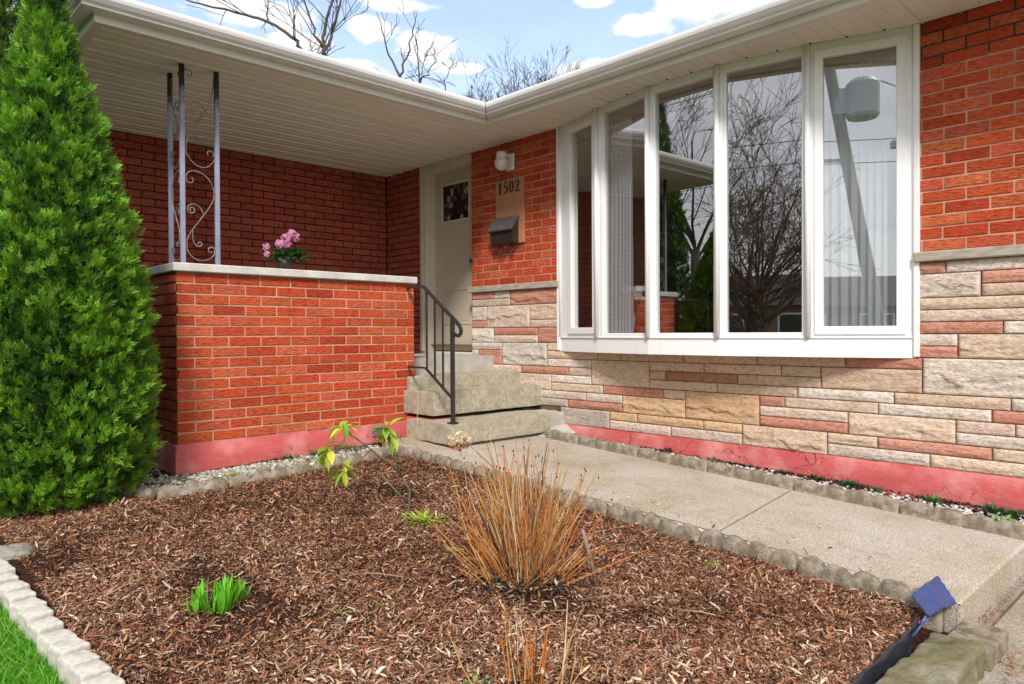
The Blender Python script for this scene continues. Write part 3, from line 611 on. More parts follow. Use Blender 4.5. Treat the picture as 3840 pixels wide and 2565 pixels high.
b.box((3.625,4.70,-1.3),(XR+.3,YP-.001,-.715),bev=.01); b.build('base',M['redpaint'],pw)
b=MB(); b.box((3.27,YP-.034,-.865),(3.40,YP-.018,-.77),bev=.02); b.box((3.283,YP-.036,-.855),(3.39,YP-.030,-.78),bev=.004); b.build('vent',M['ventm'],pw)
b=MB(); b.box((XL+.25,YP+.25,-.5),(XB,YK,-.225)); struct(b.build('porch_floor',M['conc_light']))

# ------------------------------------------------------------------ STEPS
stp=thing('concrete_steps','worn mossy concrete steps rising to the porch door','steps',(4.0,4.4,-.93))
def rough_block(mb,a,b_,seed,bev=.009,amp=.004,cell=.04):
    """box with chipped edges: subdivided and displaced"""
    x0,y0,z0=a; x1,y1,z1=b_; dx,dy,dz=x1-x0,y1-y0,z1-z0; c=V3(((x0+x1)/2,(y0+y1)/2,(z0+z1)/2))
    def sub(o,u,v,nu,nv,nrm):
        vs=[];F=[]
        for j in range(nv+1):
            for i in range(nu+1):
                q=V3(o+u*(i/nu)+v*(j/nv)); rb=min(bev*(.6+1.1*abs(noise.noise(q*7+V3((seed,0,0))))),dx*.45,dy*.45,dz*.45)
                c_=V3((min(max(q.x,x0+rb),x1-rb),min(max(q.y,y0+rb),y1-rb),min(max(q.z,z0+rb),z1-rb))); e_=q-c_; n_=e_.normalized()
                vs.append(c_+n_*(rb+amp*noise.fractal(q*9+V3((seed,seed,0)),1,2,3)))
        for j in range(nv):
            for i in range(nu): A=j*(nu+1)+i; F.append((A,A+1,A+nu+2,A+nu+1))
        mb.raw(vs,F,sm=True)
    nx,ny,nz=[max(4,int(t/cell)) for t in (dx,dy,dz)]
    X=V3((dx,0,0));Y=V3((0,dy,0));Z=V3((0,0,dz)); O=V3(a)
    # finer lines near the edges through plain density
    sub(O,X,Z,nx*2,nz*2,V3((0,-1,0))); sub(O+Z,X,Y,nx*2,ny*2,V3((0,0,1))); sub(O,Y,Z,ny*2,nz*2,V3((-1,0,0))); sub(O+X,Y,Z,ny*2,nz*2,V3((1,0,0)))
b=MB(); rough_block(b,(3.515,4.405,-.880),(4.66,5.0,-.716),1); b.box((3.56,4.46,-.95),(4.62,5.0,-.87)); b.build('step',M['conc'],stp)
b=MB(); rough_block(b,(3.605,4.745,-.684),(XB-.002,5.4,-.492),2); b.face([(3.605,4.745,-.683),(XB-.002,4.745,-.683),(XB-.002,5.4,-.683),(3.605,5.4,-.683)]); b.build('step',M['conc'],stp)
b=MB(); rough_block(b,(3.745,5.045,-.50),(XB-.003,5.75,-.372),3); b.box((3.63,5.09,-.50),(3.745,5.16,-.372),bev=.01); b.build('step',M['conc'],stp)
b=MB(); rough_block(b,(XR-.01,5.665,-.40),(XB-.004,6.6,-.222),4); o=b.build('step',M['conc_light'],stp); o['label']='pale grey top landing step'
b=MB(); rough_block(b,(4.64,4.43,-.93),(XB-.01,4.9,-.72),6,bev=.03,amp=.012); b.raw([(4.5,4.30,-.925),(XB-.005,4.30,-.905),(XB-.005,4.5,-.80),(4.5,4.5,-.90)],[(0,1,2,3)]); b.build('corner_patch',M['conc_light'],stp)

# ------------------------------------------------------------------ HANDRAIL
hr=thing('handrail','black iron handrail with curled end beside the steps','railing',(3.57,4.44,-.708))
def arc(c,r,a0,a1,n=8,x=3.57): return [(x,c[0]+r*math.cos(math.radians(a0+(a1-a0)*i/n)),c[1]+r*math.sin(math.radians(a0+(a1-a0)*i/n))) for i in range(n+1)]
x=3.57
b=MB(); pts=[(x+.08,5.16,.40),(x,4.95,.402),(x,4.83,.395),(x,4.80,.378),(x,4.60,.235),(x,4.40,.10),(x,4.355,.062),(x,4.335,.03),(x,4.34,.0),(x,4.365,-.02),(x,4.395,-.015),(x,4.42,.0)]
b.tube(pts,.0155,4,sm=False); b.build('top_rail',M['black'],hr)
b=MB(); b.tube([(x+.08,5.16,-.285),(x,4.98,-.281),(x,4.80,-.283),(x,4.44,-.522)],.012,4,sm=False); b.build('bottom_rail',M['black'],hr)
def topz(y): return .378+(y-4.80)*(.378-.10)/.40
for y,z0 in ((4.78,-.283),(4.672,-.365),(4.566,-.437)):
    b=MB(); b.tube([(x,y,z0),(x,y,topz(y))],.009,4,sm=False); b.build('baluster',M['black'],hr)
b=MB(); b.tube([(x,4.443,-.72),(x,4.443,topz(4.443)-.005)],.019,4,sm=False); b.box((x-.035,4.41,-.712),(x+.035,4.475,-.703)); b.build('post',M['black'],hr)

# ------------------------------------------------------------------ PORCH COLUMN
pc=thing('porch_column','wrought iron porch column with scrolls in faded blue grey paint','column',(1.8,5.25,zt+.062))
CX0,CX1,CY0,CY1=1.80,2.042,5.25,5.49; ZB=zt+.062
for (px,py) in ((CX0,CY0),(CX1,CY0),(CX0,CY1)):
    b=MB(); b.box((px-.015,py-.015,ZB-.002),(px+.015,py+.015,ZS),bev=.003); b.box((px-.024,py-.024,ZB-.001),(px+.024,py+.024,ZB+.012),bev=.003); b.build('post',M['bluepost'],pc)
def spiral(cx,cz,r0,r1,a0,turns,n=26):
    return [(cx+(r0+(r1-r0)*i/n)*math.cos(a0+turns*2*math.pi*i/n),cz+(r0+(r1-r0)*i/n)*math.sin(a0+turns*2*math.pi*i/n)) for i in range(n+1)]
def bez(p0,p1,p2,p3,n=14):
    o=[]
    for i in range(n+1):
        t=i/n; u=1-t; o.append(tuple(u**3*a+3*u*u*t*b_+3*u*t*t*c+t**3*d for a,b_,c,d in zip(p0,p1,p2,p3)))
    return o
def scroll_panel():
    """2-D curves, u 0..0.21 across, v 0..1.38 up (copied from the photograph's lace of S scrolls)"""
    C=[]
    # lower S : from bottom curl up the left, diagonal to the right, over the top, curl left
    C.append(bez((.205,.11),(.215,.03),(.06,-.02),(.012,.10))+bez((.012,.10),(-.005,.20),(.06,.25),(.11,.33))+bez((.11,.33),(.20,.45),(.22,.50),(.195,.56)))
    C.append(bez((.195,.56),(.17,.66),(.03,.70),(.008,.62))+spiral(.040,.60,.034,.012,math.radians(160),.75,14))
    C.append(spiral(.178,.105,.030,.010,math.radians(0),.9,14))
    C.append(bez((.125,.36),(.11,.44),(.03,.44),(.018,.40))+spiral(.045,.385,.030,.008,math.radians(150),1.3,20))
    C.append(bez((.052,.24),(.045,.16),(.065,.13),(.09,.13))+spiral(.098,.148,.019,.008,math.radians(-90),.8,12))
    # upper S
    C.append(bez((.205,.76),(.16,.66),(.06,.68),(.012,.78))+bez((.012,.78),(-.004,.86),(.04,.93),(.09,1.02))+bez((.09,1.02),(.16,1.13),(.205,1.20),(.205,1.36)))
    C.append(spiral(.172,.80,.033,.010,math.radians(-40),.75,14))
    C.append(bez((.145,1.10),(.13,1.17),(.05,1.17),(.035,1.13))+spiral(.062,1.11,.028,.008,math.radians(150),1.3,20))
    C.append(bez((.072,1.0),(.07,.92),(.09,.90),(.125,.91))+spiral(.135,.935,.025,.007,math.radians(-90),1.2,18))
    C.append([(.0,1.36),(.01,1.375)]+spiral(.035,1.345,.026,.010,math.radians(150),-.9,14))
    return C
b=MB()
for c in scroll_panel(): b.tube([(CX0+.016+p[0],CY0,ZB+.005+p[1]*1.0) for p in c],.0042,5)
b.build('scroll_panel',M['scroll'],pc)
b=MB()
for c in scroll_panel(): b.tube([(CX0,CY0+.016+p[0],ZB+.005+p[1]*1.0) for p in c],.0042,5)
b.build('scroll_panel',M['scroll'],pc)

# ------------------------------------------------------------------ WALL LAMP, NUMBER BOARD, MAILBOX
wl=thing('wall_lamp','white wall lamp with round opal globe above the number board','lamp',(XB-.01,5.15,1.69))
b=MB(); b.box((XB-.035,5.095,1.61),(XB-.008,5.215,1.775),bev=.008); b.build('base',M['white'],wl)
b=MB(); b.box((XB-.16,5.12,1.735),(XB-.03,5.20,1.765),bev=.01); b.tube([(XB-.125,5.163,1.715),(XB-.125,5.163,1.775)],[.058,.050],20); b.build('arm',M['white'],wl)
b=MB(); b.blob((XB-.125,5.163,1.665),(.072,.072,.070),nu=24,nv=16); b.build('globe',M['globe'],wl)
nb=thing('number_board','tall cedar board with dark house number 1502 under the lamp','house number',(XB-.01,5.16,1.2))
b=MB(); b.box((XB-.028,4.962,.885),(XB-.006,5.362,1.522),bev=.003); b.build('board',M['wood'],nb)
# serif numerals: (points, half widths)
def rib(pts,ws): return (pts,ws)
NUM={'1':[rib([(.5,0),(.5,1)],[.15,.15]),rib([(.15,.03),(.85,.03)],[.035,.035]),rib([(.22,.80),(.5,.96)],[.03,.08])],
 '5':[rib([(.24,.93),(.85,.93)],[.08,.075]),rib([(.27,.95),(.24,.52)],[.045,.04]),rib([(.24,.54),(.45,.62),(.70,.58),(.80,.42),(.80,.28),(.68,.09),(.42,.02),(.18,.10)],[.02,.05,.09,.14,.14,.09,.05,.03]),rib([(.12,.18),(.26,.18)],[.08,.08])],
 '0':[rib([(.5,.97),(.26,.86),(.2,.66),(.2,.34),(.26,.14),(.5,.03)],[.035,.10,.135,.135,.10,.035]),rib([(.5,.97),(.74,.86),(.8,.66),(.8,.34),(.74,.14),(.5,.03)],[.035,.10,.135,.135,.10,.035])],
 '2':[rib([(.16,.76),(.28,.92),(.5,.97),(.74,.90),(.80,.74),(.74,.55),(.45,.30),(.18,.08)],[.09,.06,.04,.09,.135,.12,.06,.04]),rib([(.14,.07),(.80,.07)],[.075,.075]),rib([(.82,.02),(.86,.26)],[.04,.02])]}
def numeral(ch,y_left,z0,w,h):
    b=MB(); xf=XB-.034; xb=XB-.028
    for q,(pts,ws) in enumerate(NUM[ch]):
        Lh=[];Rh=[]
        for i,p in enumerate(pts):
            a=pts[max(i-1,0)]; c=pts[min(i+1,len(pts)-1)]; dx,dz=(c[0]-a[0])*w,(c[1]-a[1])*h; l=math.hypot(dx,dz) or 1; nx,nz=-dz/l,dx/l; k=ws[i]*w
            Lh.append((p[0]*w+nx*k,p[1]*h+nz*k)); Rh.append((p[0]*w-nx*k,p[1]*h-nz*k))
        for i in range(len(pts)-1):
            quad=[Lh[i],Lh[i+1],Rh[i+1],Rh[i]]; b.prism([(y_left-u,z0+v) for u,v in quad],xb-.0003*q,xf-.0004*q,0)
    return b
for ch,yl in zip('1502',(5.325,5.243,5.163,5.083)):
    o=numeral(ch,yl,1.388,.072,.118).build('numeral',M['bronze'],nb); o['label']='dark serif numeral '+ch
mb_=thing('mailbox','dark bronze wall mailbox with sloping lid and newspaper hooks','mailbox',(XB-.03,5.18,1.0))
b=MB(); b.prism([(4.872,.885),(4.872,1.135),(4.785,1.02),(4.80,.885)],5.03,5.35,1); b.build('body',M['bronze'],mb_)
b=MB(); b.prism([(4.872,1.150),(4.872,1.136),(4.768,1.004),(4.760,1.016),(4.845,1.150)],5.018,5.362,1); b.build('lid',M['lid'],mb_)
for y in (5.10,5.27):
    b=MB(); pts=[(4.84,y,.885),(4.84,y,.83)]+[(4.80+.04*math.cos(t_),y+.0,.82-.035*math.sin(t_)) for t_ in [i*math.pi/8 for i in range(9)]]+[(4.752,y+.004,.845)]
    b.tube(pts,.0045,6); b.tube([(4.84,y-.02,.884),(4.84,y-.03,.80),(4.84,y-.035,.78)],.004,6); b.build('hook',M['bronze'],mb_)

# ------------------------------------------------------------------ PLANT helpers
def leaf_faces(mb,p,d,up,L_,W,col,curl=.25,seg=4,m=0):
    d=V3(d).normalized(); up=V3(up); s_=d.cross(up)
    if s_.length<1e-3: s_=d.cross(V3((1,0,.2)))
    s_.normalize(); n=s_.cross(d).normalized(); p=V3(p); prev=None
    prof=[.12,.8,1.0,.75,.05] if seg==4 else [.3,1,.05]
    for i in range(seg+1):
        t=i/seg; c=p+d*(L_*t)-n*(curl*L_*t*t); w=W/2*prof[i]; a=c-s_*w+n*w*.35; b_=c+s_*w+n*w*.35
        if prev: mb.face([prev[0],prev[1],c,a],col,m,True); mb.face([prev[1],prev[2],b_,c],col,m,True)
        prev=(a,c,b_)
def ground_at(x,y): return bedz(x,y)+bumpz(x,y)+.01

# potted pink flower on the wall cap
pf=thing('potted_plant','small potted plant with pink blossoms on the pale wall cap','potted plant',(2.58,5.28,zt+.062))
b=MB(); zc=zt+.062; b.tube([(2.58,5.28,zc),(2.58,5.28,zc+.10)],[.055,.075],18); b.build('pot',M['bronze'],pf)
b=MB()
for i in range(110):
    a=random.uniform(0,6.28); e=random.uniform(-.15,.95); r_=random.uniform(.03,.15)
    p=V3((2.585+r_*math.cos(a),5.28+r_*.8*math.sin(a),zc+.075+.11*random.random()*(1-r_*2.5))); dr_=V3((math.cos(a)*1.1,math.sin(a),e))
    k=random.uniform(.5,1.2); leaf_faces(b,p,dr_,(0,0,1),random.uniform(.05,.075),.045,(.045*k,.16*k,.035*k),curl=.3)
b.build('foliage',M['leaf'],pf)
b=MB()
for (cx,cz,rr_,n_) in ((2.395,.655,.022,26),(2.400,.60,.016,16),(2.50,.68,.030,40),(2.55,.725,.032,40),(2.60,.765,.034,46),(2.635,.745,.03,36),(2.565,.69,.026,26)):
    for i in range(n_):
        q=V3((random.gauss(0,1),random.gauss(0,1),random.gauss(0,1))).normalized()*rr_; c0=V3((cx,5.22,cz+.012))+q; k=random.uniform(.8,1.1)
        for j in range(4):
            a=j*1.57+random.random(); leaf_faces(b,c0,q.normalized()*.3+V3((math.cos(a),math.sin(a)*.4,math.sin(a))),q,.012,.011,(.80*k,.36*k,.56*k),curl=.1,seg=2)
b.build('blossom',M['petal'],pf)

# ------------------------------------------------------------------ EDGING BLOCKS
def edging(name_loc,rz,length,label,group,n=5,h=.20,th=.055,top=.0,sc_h=.035,seed=0,slope=0.0):
    """scalloped concrete edging, origin at its bottom start, runs along local +x"""
    b=MB(); K=n*8; prof=[]
    for i in range(K+1):
        u=i/K*length; ph=(i/8)%1.0 if i<K else 0; a=abs(math.sin(math.pi*i/8)); prof.append((u,h-sc_h*(1-a**.55)+.008*noise.noise(V3((i*.31,seed*2.3,0)))))
    rnd=random.Random(seed); 
    def zof(u,z): return z+slope*u
    js=[(-th/2,0),(-th/2,.75),(-th/2*.8,.94),(-th/2*.35,1.0),(th/2*.35,1.0),(th/2*.8,.94),(th/2,.75),(th/2,0)]
    vs=[]
    for u,hh in prof:
        for (d,f_) in js:
            z=hh*f_ if f_<.9 else hh-(1-f_)*.12
            q=V3((u*9+seed,d*20,z*14)); k=.0065*noise.fractal(q,1,2,3)
            endk=.006*(1 if u<.001 else 0)-.006*(1 if u>length-.001 else 0)
            vs.append((u+endk*0+.002,d+(k if d>0 else -k),zof(u,z)+k))
    m_=len(js); F=[]
    for i in range(K):
        for j in range(m_-1): a=i*m_+j; F.append((a,a+m_,a+m_+1,a+1))
    F.append(tuple(range(m_))); F.append(tuple(K*m_+j for j in range(m_))[::-1])
    b.raw(vs,F,sm=True); o=b.build('edging_block',M['edging']); o.location=name_loc; o.rotation_euler=(0,0,rz); tag(o,label,'edging block',group); return o
# left border of the walkway (towards the bed), joints at y 0.88, 1.5, 2.0 ...
ys=[.90,1.50,2.02,2.62,3.22,3.82,4.42]
for i in range(6):
    y=ys[i]; y2=ys[i+1]; top0=pathz(y)+.022; sl=.052
    edging((3.262+.012*math.sin(i*2.1),y,top0-.21),math.pi/2+random.uniform(-.012,.012),y2-y-.006,'weathered grey scalloped edging block between the mulch bed and the walkway','edging blocks between mulch bed and walkway',n=max(4,round((y2-y)/.125)),h=.21,seed=i+1,slope=sl,sc_h=.04)
edging((3.255,4.425,pathz(4.42)-.18),math.pi/2+.12,.40,'weathered grey scalloped edging block between the mulch bed and the walkway','edging blocks between mulch bed and walkway',n=4,h=.20,seed=9,slope=.052,sc_h=.04)
# right border of the walkway (towards the house)
ys=[-.42,.21,.84,1.471,2.105,2.735,3.345,3.952,4.32]
for i in range(8):
    y=ys[i]; y2=ys[i+1]
    edging((4.53,y,pathz(y)-.115),math.pi/2,y2-y-.008,'low grey scalloped edging block between the walkway and the white gravel by the house','edging blocks along the white gravel',n=max(2,round((y2-y)/.155)),h=.19,seed=i+20,slope=.052,sc_h=.016,th=.07)
# in front of the porch wall
xs=[(1.86,4.66,2.46,4.665),(2.47,4.665,3.02,4.70),(3.03,4.70,3.27,4.83)]
for i,(xa,ya,xb_,yb_) in enumerate([(1.44,4.69,1.852,4.635)]+xs):
    za=bedz(xa,ya)-.115; zb2=bedz(xb_,yb_)-.105; Lq=math.hypot(xb_-xa,yb_-ya)
    edging((xa,ya,za),math.atan2(yb_-ya,xb_-xa),Lq-.008,'grey rounded edging block holding gravel in front of the porch wall','edging blocks in front of the porch wall',n=max(2,round(Lq/.15)),h=.185,seed=i+40,slope=(zb2-za)/Lq,sc_h=.03,th=.07)
edging((1.28,4.93,bedz(1.3,4.9)-.13),math.radians(-56),.26,'grey rounded edging block set at an angle beside the evergreen tree','edging blocks in front of the porch wall',n=2,h=.195,seed=50,sc_h=.05,th=.08)

# pale pavers along the lawn
PV=[(.577,3.991),(.584,3.849),(.574,3.721),(.587,3.578),(.589,3.428),(.592,3.294),(.597,3.16),(.6,3.028),(.609,2.866),(.613,2.739),(.616,2.61),(.621,2.489),(.622,2.369),(.625,2.25),(.628,2.13),(.63,2.02)]
for i,(x,y) in enumerate(PV):
    k=1.0
    for _ in range(6): k=-(bedz(.62,y*k)+.045)/1.03
    x,y=x*k,y*k; b=MB(); rough_block(b,(-.092,-.054,-.16),(.0,.048,0),i+3,bev=.011,amp=.006,cell=.013)
    b.raw([(-.092,.046,-.16),(0,.046,-.16),(0,.046,-.010),(-.092,.046,-.010)],[(0,1,2,3)])
    o=b.build('paver',M['paver']); o.location=(x-.012,y,bedz(.62,y)+.052+random.uniform(-.010,.010)); o.rotation_euler=(random.uniform(-.03,.03),random.uniform(-.04,.04),random.uniform(-.10,.10)+.22)
    tag(o,'pale rough concrete paver in the row between the lawn and the mulch','paver','pale pavers between lawn and mulch')

# ------------------------------------------------------------------ MULCH CHIPS, GRAVEL, GRASS (stuff)
def chips(n):
    x=rng.uniform(.62,3.235,n); y=.93+(rng.random(n)**1.35)*3.75; 
    extra=int(n*.04); x[:extra]=rng.uniform(.6,1.5,extra); y[:extra]=rng.uniform(4.5,5.2,extra)
    keep=~((x>1.4)&(y>4.60+.02*(x-1.4))); x=x[keep]; y=y[keep]; n=len(x)
    # clumps of density through noise rejection near dark hollows
    hol=np.array([noise.noise(V3((a*2.1,b_*2.1,2))) for a,b_ in zip(x,y)])
    keep=(rng.random(n)>(.0+np.clip((hol-.20)*2.2,0,.7))); x,y,hol=x[keep],y[keep],hol[keep]; n=len(x)
    z=np.array([ground_at(a,b_) for a,b_ in zip(x,y)])
    m_=260; x[:m_]=3.33+np.abs(rng.normal(0,.16,m_)); y[:m_]=rng.uniform(.95,4.2,m_); z[:m_]=-.90-(4.5-y[:m_])*.052-.006
    yaw=rng.uniform(0,2*np.pi,n); pit=rng.normal(0,.38,n); rol=rng.normal(0,.6,n)
    Lc=np.clip(np.where(rng.random(n)<.55,rng.lognormal(-4.65,.35,n),rng.lognormal(-4.10,.50,n)),.005,.060); W=np.clip(Lc*rng.uniform(.09,.36,n),.0018,.0085)
    u=np.stack([np.cos(yaw)*np.cos(pit),np.sin(yaw)*np.cos(pit),np.sin(pit)],1); s0=np.stack([-np.sin(yaw),np.cos(yaw),np.zeros(n)],1); nn=np.cross(u,s0)
    s_=s0*np.cos(rol)[:,None]+nn*np.sin(rol)[:,None]; nn=np.cross(u,s_)
    c=np.stack([x,y,z+rng.uniform(-.002,.020,n)+np.abs(np.sin(pit))*Lc*.3],1); h=(Lc/2)[:,None]; w=(W/2)[:,None]; b_=(Lc*rng.uniform(-.12,.14,n))[:,None]
    P=[c-u*h-s_*w*.6, c-u*h+s_*w*.6, c+s_*w+nn*b_, c-s_*w+nn*b_, c+u*h+s_*w*.5, c+u*h-s_*w*.5]
    v=np.stack(P,1).reshape(-1,3); i=np.arange(n)*6; f=np.concatenate([np.stack([i,i+1,i+2,i+3],1),np.stack([i+3,i+2,i+4,i+5],1)])
    pal=np.array([(.28,.110,.058),(.40,.180,.095),(.15,.062,.038),(.030,.018,.015),(.52,.29,.17),(.62,.43,.29),(.72,.58,.45)])
    # paler litter towards the front left, redder at the right
    pale=np.clip(.13+.14*np.array([noise.noise(V3((a*1.3,b__*1.3,7))) for a,b__ in zip(x,y)])+.05*(3-x)+.04*(3-y),.03,.42)
    r=rng.random(n); idx=np.where(r<pale*.5,6,np.where(r<pale,5,np.where(r<pale+.16,4,np.where(r<pale+.40,1,np.where(r<pale+.62,0,np.where(r<pale+.80,2,3))))))
    idx=np.clip(idx,0,6); col=pal[idx]*rng.uniform(.7,1.2,(n,1)); dk=np.clip(1-.9*np.clip(hol,0,1),.5,1)[:,None]; col=col*(.6+.4*dk)
    col=np.concatenate([col,col])
    return v,f,col
v,f,c=chips(340000); o=mesh_obj('bark_mulch',v,f,M['chips'],cols=c); tag(o,'shredded reddish brown bark mulch covering the garden bed','mulch',kind='stuff')
def pebbles(name,pts,size,pal,label,seed):
    r=np.random.default_rng(seed); n=len(pts)
    t=(1+5**.5)/2; iv=np.array([(-1,t,0),(1,t,0),(-1,-t,0),(1,-t,0),(0,-1,t),(0,1,t),(0,-1,-t),(0,1,-t),(t,0,-1),(t,0,1),(-t,0,-1),(-t,0,1)],float); iv/=np.linalg.norm(iv[0])
    fi=np.array([(0,11,5),(0,5,1),(0,1,7),(0,7,10),(0,10,11),(1,5,9),(5,11,4),(11,10,2),(10,7,6),(7,1,8),(3,9,4),(3,4,2),(3,2,6),(3,6,8),(3,8,9),(4,9,5),(2,4,11),(6,2,10),(8,6,7),(9,8,1)])
    sz=r.uniform(.55,1.35,(n,1,1))*size; v=iv[None]*sz*r.uniform(.75,1.25,(n,12,1))*np.stack([r.uniform(.8,1.4,n),r.uniform(.8,1.2,n),r.uniform(.5,.8,n)],1)[:,None,:]
    a=r.uniform(0,6.28,n); ca,sa=np.cos(a),np.sin(a); X=v[:,:,0]*ca[:,None]-v[:,:,1]*sa[:,None]; Y=v[:,:,0]*sa[:,None]+v[:,:,1]*ca[:,None]; v=np.stack([X,Y,v[:,:,2]],2)+pts[:,None,:]
    f=(fi[None]+np.arange(n)[:,None,None]*12).reshape(-1,3); col=np.repeat(np.array(pal)[r.integers(0,len(pal),n)]*r.uniform(.8,1.1,(n,1)),20,0)
    o=mesh_obj(name,v.reshape(-1,3),f,M['gravel'],cols=col); return tag(o,label,'gravel',kind='stuff')
# strip by the house: surface slopes from wall down to the edging
def stripz(x,y): # x 4.56..4.88
    t=(x-4.56)/.32; return (pathz(y)+.035)*(1-t)+(-.928-(4.5-y)*.032)*t
b=MB(); 
for i in range(24):
    y=-.4+i*.2; b.face([(4.55,y,stripz(4.55,y)-.018),(4.89,y,stripz(4.89,y)-.02),(4.89,y+.2,stripz(4.89,y+.2)-.02),(4.55,y+.2,stripz(4.55,y+.2)-.018)])
for (x0,x1,y0,y1) in ((1.35,3.5,4.66,5.16),(1.2,1.74,5.1,6.2)):
    b.face([(x0,y0,bedz(x0,y0)+.002),(x1,y0,bedz(x1,y0)+.002),(x1,y1,bedz(x1,4.9)+.012),(x0,y1,bedz(x0,4.9)+.012)])
struct(b.build('gravel_bed_soil',M['soil']))
n=6500; y=rng.uniform(-.3,4.35,n); x=4.57+.29*rng.random(n)**1.15; 
keep=(rng.random(n)<np.clip(1.25-(x-4.57)/.29*1.25,0.03,1)); x,y=x[keep],y[keep]
z=np.array([stripz(a,b_) for a,b_ in zip(x,y)])+rng.uniform(-.012,.006,len(x))
pebbles('gravel',np.stack([x,y,z],1),.0105,[(.74,.72,.68),(.62,.60,.56),(.45,.42,.38),(.78,.76,.74),(.36,.33,.29)],'white gravel strip between walkway edging and red house base',1)
n=5200; x=rng.uniform(1.2,3.25,n); y=4.70+.42*rng.random(n); k2=x<1.75; y[k2]=4.72+rng.random(k2.sum())*.9
keep=~((x>1.70)&(y>5.13)); keep&=~((x<1.5)&(y<4.93-(x-1.28)*1.4)); keep&=~((x>2.9)&(y<4.72+(x-3.0)*.6)); x,y=x[keep],y[keep]
pale=(x<2.45); z=np.array([bedz(a,b_ if b_<4.9 else 4.9) for a,b_ in zip(x,y)])+.018+rng.uniform(-.012,.008,len(x))
pebbles('gravel',np.stack([x,y,z],1),.0125,[(.60,.57,.50),(.48,.45,.38),(.36,.33,.27),(.70,.67,.60),(.26,.24,.19)],'pale pebble gravel against the pink porch base',2)
# grass
def grass(n,x0,x1,y0,y1,seed,h0=.045,h1=.09):
    r=np.random.default_rng(seed); x=x1-(x1-x0)*r.random(n)**1.5; y=r.uniform(y0,y1,n); z=np.array([bedz(.6,min(max(b_,1),5.2))-.055+.02*noise.noise(V3((a*2,b_*2,9))) for a,b_ in zip(x,y)])
    a=r.uniform(0,6.28,n); h=r.uniform(h0,h1,n); w=r.uniform(.0018,.0035,n); le=r.uniform(.15,.9,n); b2=r.uniform(0,6.28,n)
    base=np.stack([x,y,z],1); s_=np.stack([np.cos(a),np.sin(a),0*a],1)*w[:,None]; d=np.stack([np.cos(b2)*le,np.sin(b2)*le,np.ones(n)],1); d/=np.linalg.norm(d,axis=1)[:,None]
    mid=base+d*(h*.55)[:,None]; tip=mid+(d+np.stack([np.cos(b2)*.5,np.sin(b2)*.5,-.25*np.ones(n)],1))*(h*.5)[:,None]
    v=np.stack([base-s_,base+s_,mid+s_*.8,mid-s_*.8,tip+s_*.1,tip-s_*.1],1).reshape(-1,3); i=np.arange(n)*6; f=np.concatenate([np.stack([i,i+1,i+2,i+3],1),np.stack([i+3,i+2,i+4,i+5],1)])
    k=r.uniform(.65,1.25,(n,1)); c=np.array([(.13,.42,.015)])*k; yel=r.random(n)<.12; c[yel]=np.array([(.30,.46,.06)])*k[yel]; return v,f,np.concatenate([c,c])
v,f,c=grass(85000,-.9,.53,1.2,4.6,3); tag(mesh_obj('grass',v,f,M['grass'],cols=c),'bright green lawn grass left of the pale pavers','grass',kind='stuff')

# ------------------------------------------------------------------ EVERGREEN TREES
def frond_field(cent,axis_fn,rad_fn,z0,z1,n,seed,size=.075,facing=None,bright=1.0):
    """arborvitae sprays on the crown surface; returns numpy mesh"""
    r=np.random.default_rng(seed); V=[];Fc=[];Cc=[]
    z=z0+(z1-z0)*r.random(n); 
    w=np.array([rad_fn(t) for t in z]); keep=r.random(n)<np.clip(w/max(w.max(),1e-6)+.12,0,1); z=z[keep]; n=len(z)
    a=r.uniform(0,2*np.pi,n); R=np.array([rad_fn(t) for t in z]); ax=np.array([axis_fn(t) for t in z])
    lump=np.array([noise.noise(V3((math.cos(q)*R_*6.5,math.sin(q)*R_*6.5,t*5.2+seed))) for q,R_,t in zip(a,R,z)])
    lump2=np.array([noise.noise(V3((math.cos(q)*R_*19,math.sin(q)*R_*19,t*15+seed))) for q,R_,t in zip(a,R,z)])
    dep=r.random(n)**2*.13
    rr_=R*(1+.12*lump)+.07*lump2*np.minimum(1,R/.25)-dep*np.minimum(1,R/.3)
    out=np.stack([np.cos(a),np.sin(a),np.zeros(n)],1); P=np.stack([ax[:,0],ax[:,1],z],1)+out*rr_[:,None]
    d=out*r.uniform(.35,1.0,(n,1))+np.array([[0,0,1.]])*r.uniform(.25,1.1,(n,1))+r.normal(0,.28,(n,3)); d/=np.linalg.norm(d,axis=1)[:,None]
    s_=np.cross(d,out+r.normal(0,.6,(n,3))); s_/=np.linalg.norm(s_,axis=1)[:,None]
    Ls=size*r.uniform(.7,1.3,n)
    nb=9; quads=[]
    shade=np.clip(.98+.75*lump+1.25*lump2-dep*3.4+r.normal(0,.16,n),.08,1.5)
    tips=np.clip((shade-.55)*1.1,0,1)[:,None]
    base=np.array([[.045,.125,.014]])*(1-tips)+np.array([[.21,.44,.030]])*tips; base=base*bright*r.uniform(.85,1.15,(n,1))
    for k in range(nb):
        side=(k%2)*2-1; t0=(k//2)/5*.8 if k<8 else .6; ang=side*(.72-.09*(k//2)) if k<8 else 0
        l=Ls*(.58-.07*(k//2)) if k<8 else Ls*.5
        o=P+d*(Ls*t0)[:,None]; dk=d*math.cos(ang)+s_*math.sin(ang); nrm=np.cross(dk,d)+1e-6; sk_=s_*math.cos(ang)-d*math.sin(ang)
        dk=dk+r.normal(0,.12,(n,3)); wv=sk_*(Ls*.052)[:,None]
        e=o+dk*l[:,None]; m_=o+dk*(l*.5)[:,None]
        quads.append(np.stack([o,m_-wv,e,m_+wv],1))
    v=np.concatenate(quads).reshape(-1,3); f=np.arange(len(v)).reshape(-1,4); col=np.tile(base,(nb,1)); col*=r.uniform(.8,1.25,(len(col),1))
    return v,f,col
